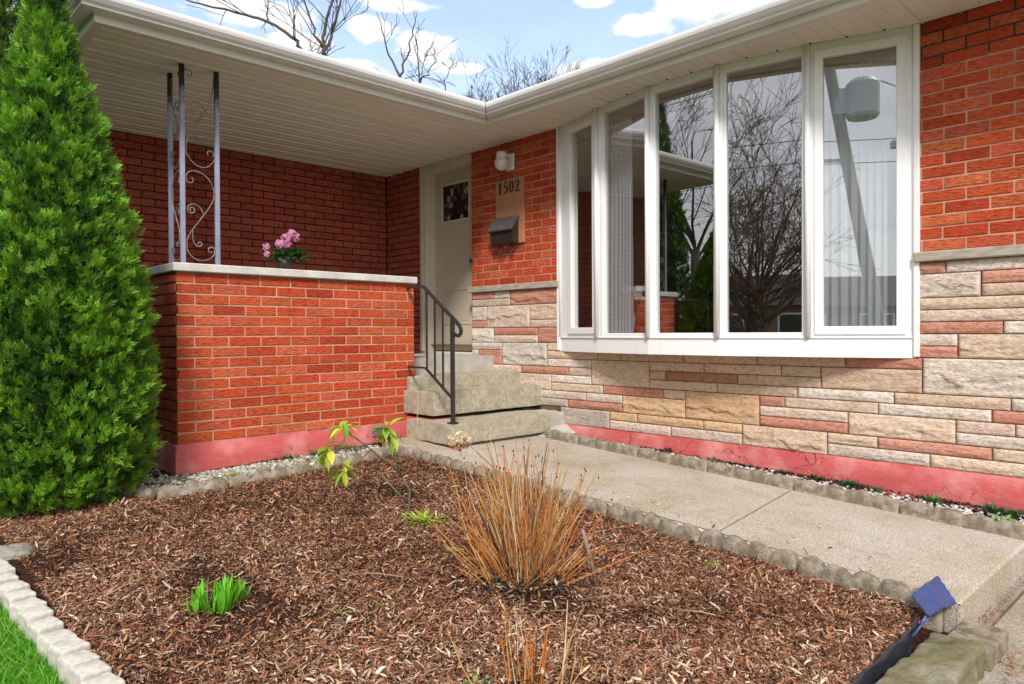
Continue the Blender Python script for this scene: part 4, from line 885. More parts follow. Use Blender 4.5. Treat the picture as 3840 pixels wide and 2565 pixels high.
def evergreen(label,axis_fn,rad_fn,z0,z1,n,seed,size,group,bright=1.0,clip=True):
    loc=(*axis_fn(z0),-1.02); t=thing('arborvitae',label,'evergreen tree',loc,group)
    v,f,c=frond_field(None,axis_fn,rad_fn,z0,z1,n,seed,size,bright=bright)
    if clip: v[:,0]=np.where(v[:,1]>5.05,np.minimum(v[:,0],1.685),v[:,0])
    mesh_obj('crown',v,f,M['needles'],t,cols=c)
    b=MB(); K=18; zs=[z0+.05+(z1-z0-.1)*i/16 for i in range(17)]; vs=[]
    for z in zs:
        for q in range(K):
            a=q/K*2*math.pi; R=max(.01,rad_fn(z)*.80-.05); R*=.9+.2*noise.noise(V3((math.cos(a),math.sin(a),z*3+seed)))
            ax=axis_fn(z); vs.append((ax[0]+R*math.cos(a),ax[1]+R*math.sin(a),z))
    F=[(j*K+q,j*K+(q+1)%K,(j+1)*K+(q+1)%K,(j+1)*K+q) for j in range(16) for q in range(K)]; b.raw(vs,F,sm=True); b.build('shade_core',M['core'],t)  # solid hull whose near-black colour stands for shade between the sprays
    b=MB(); b.tube([(*axis_fn(z0),-1.1),(*axis_fn(0),0),(*axis_fn(1.5),1.5)],[.05,.04,.02],8); b.build('trunk',M['bark'],t)
    return t
def prof(pts):
    zs=[p[0] for p in pts]; rs=[p[1] for p in pts]
    return lambda z: float(np.interp(z,zs,rs))
rad1=prof([(-1.02,.40),(-.9,.50),(-.6,.55),(0,.52),(.4,.475),(.8,.375),(1.2,.265),(1.5,.165),(1.75,.10),(2.0,.05),(2.3,.015)])
def ax1(z): t=(z+1)/3.2; return (.955-.055*t,5.10-.36*t)
evergreen('tall bright green arborvitae beside the porch wall and gutter end',ax1,rad1,-1.0,2.38,66000,1,.050,'arborvitae at the porch end')
rad2=prof([(-1.02,.42),(0,.45),(1,.38),(2,.27),(2.4,.19),(2.9,.11),(3.3,.03)])
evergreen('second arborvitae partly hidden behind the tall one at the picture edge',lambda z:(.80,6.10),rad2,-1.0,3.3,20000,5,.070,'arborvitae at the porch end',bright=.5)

# ------------------------------------------------------------------ BARE TREES
def grow(mb,p,d,l,r,depth,rnd,spread=.5,n=4,col=(.1,.1,.1),minr=.002,up=.15,kids=(2,4)):
    pts=[V3(p)]; dd=V3(d).normalized()
    for i in range(n):
        dd=(dd+V3((rnd.gauss(0,.13),rnd.gauss(0,.13),rnd.gauss(0,.10)+up*.3))).normalized(); pts.append(pts[-1]+dd*(l/n))
    rads=[max(minr,r*(1-.55*i/n)) for i in range(n+1)]; mb.tube(pts,rads,5 if r>.02 else 3,col,caps=False)
    if depth<=0: return
    for k in range(rnd.randint(*kids)):
        i=rnd.randint(1,n); q=pts[i]; a=V3((rnd.gauss(0,1),rnd.gauss(0,1),rnd.gauss(0,.6))).normalized()
        nd=(dd+a*spread*rnd.uniform(.6,1.4)).normalized(); grow(mb,q,nd,l*rnd.uniform(.45,.75),rads[i]*.62,depth-1,rnd,spread,max(2,n-1),col,minr,up,kids)
def sidetwigs(mb,pts,rads,rnd,cnt,l,spread=.9,depth=2,minr=.004,col=(.1,.1,.1)):
    for k in range(cnt):
        i=rnd.randint(1,len(pts)-1); a=V3(pts[i-1]); b_=V3(pts[i]); q=a.lerp(b_,rnd.random()); dd=(b_-a).normalized()
        nd=(dd+V3((rnd.gauss(0,1),rnd.gauss(0,1),rnd.gauss(0,.7))).normalized()*spread).normalized()
        grow(mb,q,nd,l*rnd.uniform(.5,1.2),max(minr,rads[i]*.45),depth,rnd,.55,3,col,minr,.15,(1,3))
def guided_tree(label,limbs,seed,twl,cnt,group,minr=.005,trunk_to=None,depth=2):
    """limbs: lists of (point, radius). the first limb is the trunk from the ground"""
    base=limbs[0][0][0]; t=thing('bare_tree',label,'bare tree',tuple(base),group); rnd=random.Random(seed)
    b=MB(); p=[V3(q[0]) for q in limbs[0]]; b.tube(p,[q[1] for q in limbs[0]],8); b.build('trunk',M['bark'],t)
    b=MB()
    for lm in limbs[1:]:
        pts=[V3(q[0]) for q in lm]; rads=[q[1] for q in lm]
        fine=[];fr_=[]; rads=[q*.5 for q in rads]
        for i in range(len(pts)-1):
            for k in range(4):
                u=k/4; q=pts[i].lerp(pts[i+1],u); 
                if 0<i*4+k: q=q+V3((rnd.gauss(0,.022),rnd.gauss(0,.022),rnd.gauss(0,.015)))
                fine.append(q); fr_.append(rads[i]*(1-u)+rads[i+1]*u)
        fine.append(pts[-1]); fr_.append(rads[-1]); b.tube(fine,fr_,6); sidetwigs(b,fine,fr_,rnd,cnt,twl,minr=minr,depth=depth)
    b.build('crown',M['bark'],t); return t
GRP='bare trees beyond the roof'
A1=(7.02,12.72,5.49)
guided_tree('large bare tree with a long limb reaching left above the porch roof',[[((6.95,12.9,-1.3),.28),((6.98,12.85,3),.2),((6.98,12.8,4.6),.15)],
 [((6.98,12.8,4.6),.10),((7.02,12.72,5.49),.075),((7.05,12.70,5.9),.07),((7.14,12.61,6.53),.05),((7.2,12.5,7.6),.03)],
 [((7.04,12.7,5.45),.07),((7.18,12.62,5.95),.06),((7.30,12.5,6.6),.045),((7.35,12.5,7.6),.02)],
 [((6.98,12.8,4.6),.10),((6.78,12.95,5.5),.07),((6.60,13.1,5.80),.065),((6.27,13.44,6.10),.055),((5.8,13.9,6.33),.045),((5.18,14.48,6.50),.03),((4.4,15.2,6.8),.012)],
 [((7.02,12.72,5.6),.05),((6.90,12.9,6.1),.04),((6.7,12.9,6.7),.02)],[((6.27,13.44,6.10),.03),((6.2,13.4,6.6),.02),((6.1,13.3,7.2),.01)]],3,1.0,9,GRP,.006)
guided_tree('slim bare tree forking in a V above the gutter',[[((8.13,11.65,-1.3),.16),((8.13,11.67,4.7),.08)],[((8.13,11.67,4.7),.06),((8.11,11.67,5.05),.05),((7.93,11.85,5.6),.035),((7.78,12.0,6.29),.012)],[((8.11,11.67,5.05),.045),((8.2,11.6,5.4),.035),((8.31,11.5,5.95),.025),((8.37,11.44,6.34),.010)]],5,.45,5,GRP,.005,depth=1)
guided_tree('thin upright bare tree between the forked tree and the gutter corner',[[((8.37,11.42,-1.3),.14),((8.37,11.42,4.6),.07)],[((8.37,11.42,4.6),.045),((8.37,11.42,5.2),.03),((8.36,11.44,6.0),.012)],[((8.40,11.42,4.95),.03),((8.5,11.3,5.1),.025),((8.7,11.1,5.55),.010)],[((8.4,11.4,4.9),.025),((8.5,11.35,5.5),.010)]],8,.4,6,GRP,.005,depth=1)
guided_tree('small leaning bare tree just left of the gutter corner',[[((8.75,11.1,-1.3),.12),((8.73,11.08,4.6),.05)],[((8.73,11.08,4.6),.03),((8.76,11.08,4.95),.022),((8.87,10.96,5.3),.009)]],9,.3,6,GRP,.005,depth=1)
rt=random.Random(4)
for i,(x,y,z,h,lab) in enumerate([(12.9,15.0,6.4,1.0,'twiggy bare treetop low behind the gutter corner, nearest the corner'),(13.35,14.75,6.4,1.3,'dense twiggy treetop just right of the gutter corner'),(13.8,14.35,6.3,1.7,'twiggy treetop between two taller ones over the roof'),(14.25,13.95,6.5,2.4,'tallest brushy bare treetop right of the gutter corner'),(14.7,13.5,6.3,1.6,'low brushy bare treetop farthest right over the roof')]):
    x*=1.12;y*=1.12;z*=1.12;t=thing('bare_tree',lab,'bare tree',(x,y,-1.3),GRP)
    b=MB(); b.tube([(x,y,-1.3),(x,y,z*.75)],[.2,.1],7); b.build('trunk',M['bark'],t); b=MB()
    for k in range(17): grow(b,(x+rt.uniform(-.35,.35),y+rt.uniform(-.35,.35),z*.84),(rt.gauss(0,.22),rt.gauss(0,.22),1),(h*.42+.45)*rt.uniform(.6,1.15),.014,4,rt,.42,4,minr=.004,kids=(2,3))
    b.build('crown',M['bark'],t)

# seen in the window reflections: big bare tree, house opposite, pole with transformer
t=thing('bare_tree','big spreading bare tree reflected in the wide window panels','bare tree',(-7.6,4.0,-1.3))
b=MB(); b.tube([(-7.6,4.0,-1.3),(-7.6,4.0,-.3),(-7.5,3.9,.5)],[.2,.16,.13],10); b.build('trunk',M['bark'],t); b=MB(); rt=random.Random(12)
for k in range(44):
    a=k*2.4; grow(b,(-7.5+rt.uniform(-.2,.2),3.9+rt.uniform(-.2,.2),rt.uniform(-.2,.9)),(math.cos(a)*.7,math.sin(a)*.7,rt.uniform(.25,1.6)),rt.uniform(1.9,3.3),.030,4,rt,.7,5,minr=.005,up=.04,kids=(3,4))
b.build('crown',M['bark_b'],t)
t=thing('bare_tree','finer bare tree reflected in the middle glass panel','bare tree',(-5.6,9.8,-1.3))
b=MB(); b.tube([(-5.6,9.8,-1.3),(-5.6,9.8,2.0)],[.16,.11],8); b.build('trunk',M['bark'],t); b=MB()
for k in range(14):
    a=k*2.4; grow(b,(-5.6,9.8,rt.uniform(1.2,2.4)),(math.cos(a)*.8,math.sin(a)*.8,rt.uniform(.5,1.5)),rt.uniform(2.0,3.4),.035,4,rt,.6,4,minr=.005,up=.05,kids=(2,4))
b.build('crown',M['bark'],t)
up=thing('utility_pole','leaning wooden utility pole with grey transformer reflected in the end panel','utility pole',(-5.74,-1.79,-1.3))
b=MB(); b.tube([(-5.74,-1.79,-1.3),(-5.67,-1.55,-.04),(-5.37,-.52,5.22),(-5.28,-.22,6.8)],[.15,.14,.105,.10],12); b.build('pole',M['pole'],up)
b=MB(); b.tube([(-5.33,-1.12,4.2),(-5.33,-1.12,4.26),(-5.33,-1.12,4.86),(-5.33,-1.12,4.95)],[.27,.31,.31,.22],20,sm=False); b.box((-5.45,-.9,4.3),(-5.3,-.6,4.8)); b.build('transformer',M['steel'],up)
b=MB(); b.tube([(-5.3,-1.45,4.9),(-5.15,-1.75,4.7),(-5.15,-1.85,4.0),(-5.2,-1.8,3.7)],.02,5); b.box((-5.25,-1.95,3.55),(-5.1,-1.6,3.68)); b.box((-5.55,-1.0,3.4),(-5.48,-.1,3.46)); b.build('bracket',M['steel'],up)
for k,(z,yy) in enumerate(((3.9,.3),(3.45,-.2),(5.6,0))):
    b=MB(); b.tube([(-5.45+.02*i,-.7+yy+i*2.2,z-.10*math.sin(math.pi*((i+9)/18))) for i in range(-9,10)],.009,4); b.build('wire',M['black'],up)
for (hx,hy,lab) in ((-30,8.5,'brown brick bungalow across the street reflected in the window'),(-32,-9,'brown brick bungalow farther along the opposite side of the street')):
    hb=thing('house',lab,'house',(hx,hy,-1.3)); b=MB(); b.box((hx-8,hy-6,-1.3),(hx,hy+6,1.4)); b.build('wall',M['brownwall'],hb)
    b=MB(); b.raw([(hx+.6,hy-6.6,1.38),(hx+.6,hy+6.6,1.38),(hx-4,hy+6.6,3.3),(hx-4,hy-6.6,3.3),(hx-8.6,hy-6.6,1.38),(hx-8.6,hy+6.6,1.38)],[(0,1,2,3),(3,2,5,4),(0,3,4),(1,5,2)]); b.build('roof',M['shingle'],hb)
    for yy in (-4,-.5,3): 
        b=MB(); b.box((hx,hy+yy-.9,-.2),(hx+.04,hy+yy+.9,1.0)); w_=b.build('window',M['white'],hb); b=MB(); b.box((hx+.04,hy+yy-.8,-.1),(hx+.05,hy+yy+.8,.9)); b.build('pane',M['bronze'],w_)

# ------------------------------------------------------------------ BED PLANTS
# dried ornamental clump
def clump(label,cx,cy,n,hmin,hmax,spread,seed,lean=(0,0)):
    z=ground_at(cx,cy); t=thing('dry_shrub',label,'dry shrub',(cx,cy,z)); rnd=random.Random(seed); b=MB()
    for i in range(n):
        a=rnd.uniform(0,6.28); r0=min(.16,abs(rnd.gauss(0,.08))); q=V3((cx+r0*math.cos(a),cy+r0*math.sin(a),z-.02)); a2=a+rnd.gauss(0,.5); out=rnd.uniform(.0,spread)*(.35+min(1.6,r0/.10))
        d=V3((math.cos(a2)*out+lean[0],math.sin(a2)*out+lean[1],1)).normalized(); h=rnd.uniform(hmin,hmax)*(1-.25*min(1,out)); pts=[q]
        for k in range(5): d=(d+V3((rnd.gauss(0,.085),rnd.gauss(0,.085),.03))).normalized(); pts.append(pts[-1]+d*h/5)
        r_=rnd.uniform(.0017,.0040); tone=rnd.random(); col=(.62,.22,.05) if tone<.45 else ((.68,.38,.15) if tone<.74 else ((.74,.58,.36) if tone<.93 else (.14,.07,.05)))
        k2=rnd.uniform(.75,1.1); b.tube(pts,[r_,r_,r_*.9,r_*.8,r_*.6,r_*.35],4,tuple(c*k2 for c in col),caps=False)
        if rnd.random()<.35:
            m_=rnd.randint(2,4); d2=(pts[m_+1]-pts[m_]).normalized()+V3((rnd.gauss(0,.35),rnd.gauss(0,.35),.1)); b.tube([pts[m_],pts[m_]+d2*h*.12,pts[m_]+d2*h*.24],[r_*.7,r_*.5,r_*.3],3,tuple(c*k2 for c in col),caps=False)
        if rnd.random()<.25: b.blob(pts[-1],(.004,.004,.007),(.13,.06,.045),nu=5,nv=3)
    b.build('stems',M['twig'],t)
    b=MB()
    for i in range(int(n*3.4)):
        a=rnd.uniform(0,6.28); r0=abs(rnd.gauss(0,.15)); q=V3((cx+r0*math.cos(a),cy+r0*math.sin(a),z+rnd.uniform(.0,.035)+max(0,.10-r0)*rnd.random())); d=V3((rnd.gauss(0,1),rnd.gauss(0,1),rnd.gauss(0,.4))); tone=rnd.random()
        leaf_faces(b,q,d,(0,0,1),rnd.uniform(.02,.05),rnd.uniform(.006,.016),(.03,.025,.027) if tone<.62 else ((.30,.17,.09) if tone<.85 else (.55,.42,.28)),curl=rnd.uniform(-.3,.5),seg=2)
    b.build('dead_leaves',M['twig'],t)
    return t
clump('big clump of dry orange brown stems in the middle of the mulch bed',2.23,2.29,520,.15,.68,.95,2,lean=(-.03,0))
clump('smaller clump of dry reed stems at the bottom picture edge',1.58,1.58,34,.16,.36,.55,7)
# dried flower head
t=thing('dried_flower','round papery dried hydrangea flower head on a thin stem','dried flower',(2.50,2.95,ground_at(2.5,2.95)))
b=MB(); g0=ground_at(2.5,2.95); b.tube([(2.50,2.95,g0),(2.47,2.93,-.95),(2.42,2.91,-.75),(2.375,2.90,-.60)],[.0028,.0025,.002,.002],5,(.60,.46,.30)); b.build('stem',M['twig'],t); b=MB(); rnd=random.Random(3)
for i in range(170):
    q=V3((rnd.gauss(0,1),rnd.gauss(0,1),rnd.gauss(0,1))).normalized(); c0=V3((2.373,2.9,-.562))+V3((q.x*.05,q.y*.05,q.z*.04)); k=rnd.uniform(.7,1.1); base=(.82,.66,.44) if q.z>-.2 else (.45,.20,.07)
    leaf_faces(b,c0,q+V3((rnd.gauss(0,.5),rnd.gauss(0,.5),rnd.gauss(0,.5))),q,.018,.016,tuple(x_*k for x_ in base),curl=.2,seg=2)
b.build('flower_head',M['petal'],t)
# rhododendron-like young shrub
t=thing('young_shrub','young shrub with bare forked stem and drooping yellow green leaves','shrub',(2.40,3.40,ground_at(2.4,3.4)))
b=MB(); cs_=(.16,.14,.09); gz=ground_at(2.4,3.4)
S=[[(2.40,3.40,gz-.02),(2.405,3.4,-.98),(2.41,3.4,-.90),(2.36,3.4,-.82)],[(2.36,3.4,-.82),(2.30,3.4,-.745),(2.20,3.39,-.68),(2.10,3.38,-.60),(2.00,3.38,-.53),(1.965,3.38,-.49)],[(2.34,3.4,-.79),(2.30,3.41,-.66),(2.285,3.42,-.60),(2.28,3.42,-.545)],[(2.00,3.38,-.53),(1.96,3.37,-.57),(1.90,3.36,-.60),(1.87,3.36,-.61)],[(2.14,3.38,-.63),(2.06,3.36,-.68),(1.98,3.34,-.70),(1.95,3.34,-.705)],[(2.405,3.4,-.98),(2.33,3.42,-.90),(2.25,3.44,-.80)]]
for i,pp in enumerate(S): b.tube(pp,[.008,.0075,.007,.006][:len(pp)] if i==0 else [.006-.0006*k for k in range(len(pp))],6,(.20,.18,.12) if i else cs_)
b.build('stem',M['twig'],t); rnd=random.Random(6)
for (c0,n_,sp) in (((1.962,3.38,-.485),14,.95),((1.862,3.36,-.60),14,1),((1.945,3.34,-.705),13,1),((2.278,3.42,-.54),20,1.05)):
    b=MB()
    for i in range(n_):
        a=i*2.4+rnd.uniform(-.5,.5); e=rnd.uniform(-1.5,.6); k=rnd.uniform(.8,1.15); tone=rnd.random()
        col=(.50,.60,.06) if tone<.5 else ((.28,.48,.06) if tone<.75 else (.70,.58,.08)); leaf_faces(b,V3(c0)+V3((rnd.gauss(0,.012),rnd.gauss(0,.012),rnd.gauss(0,.012))),(math.cos(a),math.sin(a)*.9,e),(0,0,1),rnd.uniform(.085,.125)*sp,rnd.uniform(.030,.042),tuple(x_*k for x_ in col),curl=rnd.uniform(.15,.5))
    b.build('leaf_cluster',M['leaf'],t)
# green bulb shoots
t=thing('bulb_shoots','fresh bright green bulb shoots rising from the front left mulch','plant',(1.09,2.86,ground_at(1.09,2.86)))
rnd=random.Random(9)
for (cx,cy,n_,h) in ((1.10,2.83,46,.125),(1.04,2.90,38,.10),(1.17,2.885,32,.095)):
    b=MB(); gz=ground_at(cx,cy)
    for i in range(n_):
        a=rnd.uniform(0,6.28); r0=rnd.uniform(0,.045); k=rnd.uniform(.7,1.3); leaf_faces(b,(cx+r0*math.cos(a),cy+r0*math.sin(a),gz+rnd.uniform(-.01,.03)),(math.cos(a)*rnd.uniform(.1,.8),math.sin(a)*rnd.uniform(.1,.8),1),(math.cos(a),math.sin(a),.2),h*rnd.uniform(.35,1.1),rnd.uniform(.010,.020),(.17*k,.50*k,.03*k),curl=rnd.uniform(-.05,.3))
    b.build('shoot_cluster',M['leaf'],t)
# small weeds, each a thing
def weed(x,y,z,label,n,l,w,col,seed,flat=.4,name='weed',cat='weed',group=None,rad=.02):
    rnd=random.Random(seed); b=MB()
    for i in range(n):
        a=rnd.uniform(0,6.28); r0=rnd.uniform(0,rad); k=rnd.uniform(.6,1.25); leaf_faces(b,(r0*math.cos(a),r0*math.sin(a),rnd.uniform(0,l*.6)),(math.cos(a),math.sin(a),rnd.uniform(flat*.3,flat*2)),(0,0,1),l*rnd.uniform(.6,1.2),w,tuple(c*k for c in col),curl=rnd.uniform(0,.5),seg=2)
    o=b.build(name,M['leaf']); o.location=(x,y,z); return tag(o,label,cat,group)
GW='small weeds in the mulch'
for i,(x,y,n_,l,w,col,lab) in enumerate([(3.02,1.79,46,.030,.014,(.13,.40,.05),'small bright green weed in the mulch near the walkway edging, right of the dry clump'),(3.14,1.25,18,.032,.012,(.16,.42,.05),'tiny green sprout right beside the scalloped edging near the walkway corner'),
 (2.62,1.23,40,.026,.012,(.12,.34,.05),'round green weed in open mulch left of the blue strip'),(2.20,2.70,30,.050,.006,(.30,.48,.18),'pale feathery green sprig left of the dry clump'),(1.60,2.44,18,.030,.010,(.20,.36,.06),'sparse green weed beside a white wood chip'),
 (1.44,2.47,12,.030,.010,(.26,.36,.07),'small yellow green weed in the centre foreground mulch'),(2.36,3.20,120,.060,.016,(.40,.52,.06),'low yellow green leafy plant at the foot of the young shrub'),(1.88,3.58,16,.035,.010,(.09,.17,.05),'dull green seedling in the mulch below the drooping leaves'),
 (1.11,4.98,26,.085,.016,(.26,.44,.14),'pale green leafy weed under the arborvitae'),(1.48,1.74,26,.045,.010,(.26,.42,.12),'light green weed among the reed stems at the bottom edge'),(.72,1.98,16,.03,.008,(.34,.36,.12),'yellowish grass tuft in the mulch near the lower left pavers'),(3.02,.98,14,.028,.010,(.22,.42,.09),'tiny weed by the black fabric edge')]):
    weed(x,y,ground_at(x,y)-.005,lab,n_,l,w,col,i+100,group=GW,rad=.10 if n_>100 else (.045 if n_>28 else .03))
GH='weeds growing along the red house base'
for i,(y,n_,l,col,lab) in enumerate([(3.27,30,.055,(.06,.05,.04),'dark dry twiggy weed against the red base, farthest toward the steps'),(2.86,30,.04,(.10,.09,.04),'low brown green weed against the red base under the window'),(2.31,44,.035,(.05,.12,.045),'dark green bushy weed against the red base below the wide glass panel'),(2.11,50,.038,(.05,.13,.04),'dark green weed left of the larger patch by the red base'),(1.87,110,.038,(.055,.15,.05),'largest dark green weed patch on the gravel by the red base'),(1.69,50,.03,(.06,.17,.05),'green weed patch just right of the largest patch'),(1.376,60,.040,(.12,.26,.08),'light green sprout among white gravel'),(1.07,80,.045,(.045,.13,.05),'dark leafy weed near the cracked red base'),(.95,90,.045,(.04,.11,.045),'darkest leafy weed at the right picture edge')]):
    z=stripz(4.80,y); weed(4.80,y,z-.01,lab,n_,l,.012,col,i+200,flat=1.4,group=GH,rad=.075 if n_>60 else .045)
weed(4.64,.98,stripz(4.64,.98),'fresh light green weed on the white gravel edge at far right',34,.04,.014,(.22,.50,.10),300,group=GH,rad=.05)
GP='weeds by the porch base'
for i,(x,y,n_,l,col,lab) in enumerate([(1.95,4.80,60,.035,(.34,.44,.13),'yellow green weed on pebbles before the porch base'),(2.15,4.78,34,.032,(.34,.42,.13),'smaller yellow green weed on the pebbles, right of the first'),(2.75,5.02,120,.05,(.10,.24,.07),'dark green weed patch between edging and porch base'),(3.0,5.03,80,.05,(.11,.27,.07),'green weed patch behind the young shrub by the porch base'),(3.42,5.05,60,.05,(.08,.20,.06),'dark weed tuft at the base corner by the steps'),(2.5,5.08,60,.04,(.08,.16,.05),'thin dark moss tuft along the pink base')]):
    weed(x,y,bedz(x,4.9)+.015,lab,n_,l,.012,col,i+400,flat=.9,group=GP,rad=.10 if n_>70 else .05)
def mossline(pts,n,label,seed,hmax,cols):
    r_=random.Random(seed); b=MB()
    for i in range(n):
        u=r_.random(); k=int(u*(len(pts)-1)); w_=u*(len(pts)-1)-k; p=V3(pts[k]).lerp(V3(pts[k+1]),w_); den=noise.noise(V3((p.x*3,p.y*3,seed)))
        if den<r_.uniform(-.35,.25): continue
        p=p+V3((r_.gauss(0,.012),r_.gauss(0,.012),r_.uniform(-.004,.004))); a=r_.uniform(0,6.28); c=r_.choice(cols); k2=r_.uniform(.6,1.2)
        leaf_faces(b,p,(math.cos(a),math.sin(a),r_.uniform(.2,1.6)),(0,0,1),r_.uniform(.3,1)*hmax,.009,tuple(x_*k2 for x_ in c),curl=.2,seg=2)
    tag(b.build('moss',M['leaf']),label,'moss',kind='stuff')
DK=[(.035,.045,.02),(.06,.045,.03),(.04,.075,.03),(.10,.07,.04)]
mossline([(4.862,.3,stripz(4.86,.3)),(4.862,3.6,stripz(4.86,3.6))],1900,'dark moss and dry debris along the foot of the red base',3,.038,DK)
mossline([(1.72,5.125,bedz(1.72,4.9)+.02),(3.6,5.125,bedz(3.3,4.9)+.03)],1100,'dark moss along the foot of the pink porch base',5,.032,DK)
# stakes and fallen sticks
b=MB(); b.tube([(2.405,2.0,ground_at(2.4,1.97)-.03),(2.37,2.0,-1.0),(2.31,2.0,-.84)],[.009,.009,.008],7,(.30,.22,.17)); tag(b.build('stake',M['twig']),'short grey brown stake standing just right of the dry clump','stake')
b=MB(); b.tube([(2.96,4.1,ground_at(2.96,4.1)-.02),(2.965,4.1,-.70),(2.985,4.1,-.47)],[.0028,.0026,.002],5,(.55,.40,.30)); tag(b.build('stake',M['twig']),'thin pale stem standing near the scalloped edging by the steps','stake')
for i,(x,y,l,a,c,lab) in enumerate([(.92,3.32,.30,.55,(.50,.34,.20),'long pale twig lying in the mulch near the pavers'),(1.95,2.42,.10,.1,(.62,.50,.38),'short pale stick lying in front of the dry clump'),(1.42,2.40,.035,.6,(.86,.83,.76),'white wood chip beside the sparse green weed'),(1.30,2.0,.05,.3,(.84,.80,.72),'white wood chip in the centre foreground'),(1.75,2.70,.22,2.2,(.40,.28,.20),'curved brown twig lying left of the dry clump'),(2.5,1.55,.18,2.0,(.55,.36,.24),'thin straight twig lying in the mulch right of the dry clump')]):
    z=ground_at(x,y)+.02; d=(math.cos(a)*l/2,math.sin(a)*l/2); r_=.0025 if l>.06 else .007; b=MB(); b.tube([(x-d[0],y-d[1],z),(x,y,z+.008),(x+d[0],y+d[1],z+.004)],[r_,r_,r_*.6],5,c); tag(b.build('stick',M['twig']),lab,'stick')

# rocks, corner paver, landscape fabric
b=MB(); b.blob((.60,4.12,ground_at(.62,4.1)-.005),(.11,.08,.055),jit=.5,nu=18,nv=12,seed=2); tag(b.build('rock',M['rockg']),'grey rock half buried in mulch at the left picture edge','rock')
b=MB(); rough_block(b,(2.42,.70,-1.40),(3.03,.875,-1.14),31,bev=.022,amp=.012,cell=.016); b.raw([(2.42,.875,-1.4),(3.03,.875,-1.4),(3.03,.875,-1.17),(2.42,.875,-1.17)],[(0,1,2,3)]); tag(b.build('rock',M['rock']),'mossy rectangular stone block below the black fabric edge','rock')
b=MB(); rough_block(b,(3.06,.69,-1.262),(3.34,.846,-1.175),33,bev=.008,amp=.003,cell=.02); b.raw([(3.06,.846,-1.26),(3.34,.846,-1.26),(3.34,.846,-1.18),(3.06,.846,-1.18)],[(0,1,2,3)]); tag(b.build('paver',M['edging']),'square grey paver under the walkway corner beside the blue strip','paver')
lf=thing('landscape_fabric','blue and black landscape edging strip folded over at the walkway corner','landscape edging',(3.1,.92,-1.12))
def strip(path,wv,nseg,mat,name,th=.004,rip=.003):
    b=MB(); pts=[V3(p) for p in path]; W=[V3(q) for q in wv]; vs=[]; fine=[]
    for i in range(len(pts)-1):
        for k in range(nseg): u=k/nseg; fine.append((pts[i].lerp(pts[i+1],u),W[i].lerp(W[i+1],u)))
    fine.append((pts[-1],W[-1]))
    M_=6
    for s_ in (0,1):
        for i,(p,w_) in enumerate(fine):
            d=(fine[min(i+1,len(fine)-1)][0]-fine[max(i-1,0)][0]).normalized(); n_=d.cross(w_.normalized())
            for j in range(M_+1):
                q=p+w_*(j/M_-.5)+n_*(rip*math.sin(i*1.3+j*2)+(th if s_ else 0)); vs.append(q)
    K=len(fine); off=K*(M_+1); F=[]
    for s_ in (0,1):
        for i in range(K-1):
            for j in range(M_): a=s_*off+i*(M_+1)+j; F.append((a,a+1,a+M_+2,a+M_+1))
    for i in range(K-1):
        for j in (0,M_): a=i*(M_+1)+j; F.append((a,a+M_+1,off+a+M_+1,off+a))
    b.raw(vs,F,sm=True); return b.build(name,mat,lf)
# flap: a ~13 cm square standing up and leaning on the edging, narrow tail down to the black strip
T_,L_,B_,R_=[V3(q) for q in ((3.40,.96,-1.040),(3.105,.968,-1.050),(3.015,.880,-1.088),(3.275,.855,-1.098))]
fb=MB(); NN=14; nv=(L_-B_).cross(R_-B_).normalized()*-1
for s_ in (0,1):
    for i in range(NN+1):
        for j in range(NN+1):
            u,v_=i/NN,j/NN; p=B_*(1-u)*(1-v_)+R_*u*(1-v_)+L_*(1-u)*v_+T_*u*v_; p=p+nv*(.010*math.exp(-((u-.5)/.09)**2)+.0025*math.sin(v_*26+u*4)+(.003 if s_ else 0)); fb.v.append(tuple(p))
K=(NN+1)**2
for s_ in (0,1):
    for i in range(NN):
        for j in range(NN): a=s_*K+i*(NN+1)+j; fb.f.append((a,a+1,a+NN+2,a+NN+1)); fb.m.append(0); fb.c.append((.5,.5,.5)); fb.sm.append(True)
for i in range(NN):
    for (a,c) in ((i*(NN+1),(i+1)*(NN+1)),(i*(NN+1)+NN,(i+1)*(NN+1)+NN),(i,i+1),(NN*(NN+1)+i,NN*(NN+1)+i+1)): fb.f.append((a,c,K+c,K+a)); fb.m.append(0); fb.c.append((.5,.5,.5)); fb.sm.append(False)
fb.build('folded_flap',M['fabric_b'],lf)
strip([(2.83,.893,-1.115),(2.93,.895,-1.112),(3.00,.893,-1.105),(3.05,.888,-1.090)],[(.01,-.018,.015),(.02,-.028,.03),(.02,-.03,.03),(.05,-.012,.0)],5,M['fabric_t'],'tail')
strip([(2.2,.905,-1.17),(2.45,.91,-1.165),(2.7,.905,-1.155),(2.85,.902,-1.14),(2.99,.915,-1.125)],[(0,-.012,.10),(0,-.012,.11),(0,-.012,.11),(0,-.012,.10),(.01,-.01,.07)],5,M['fabric_k'],'black_edge',rip=.006)

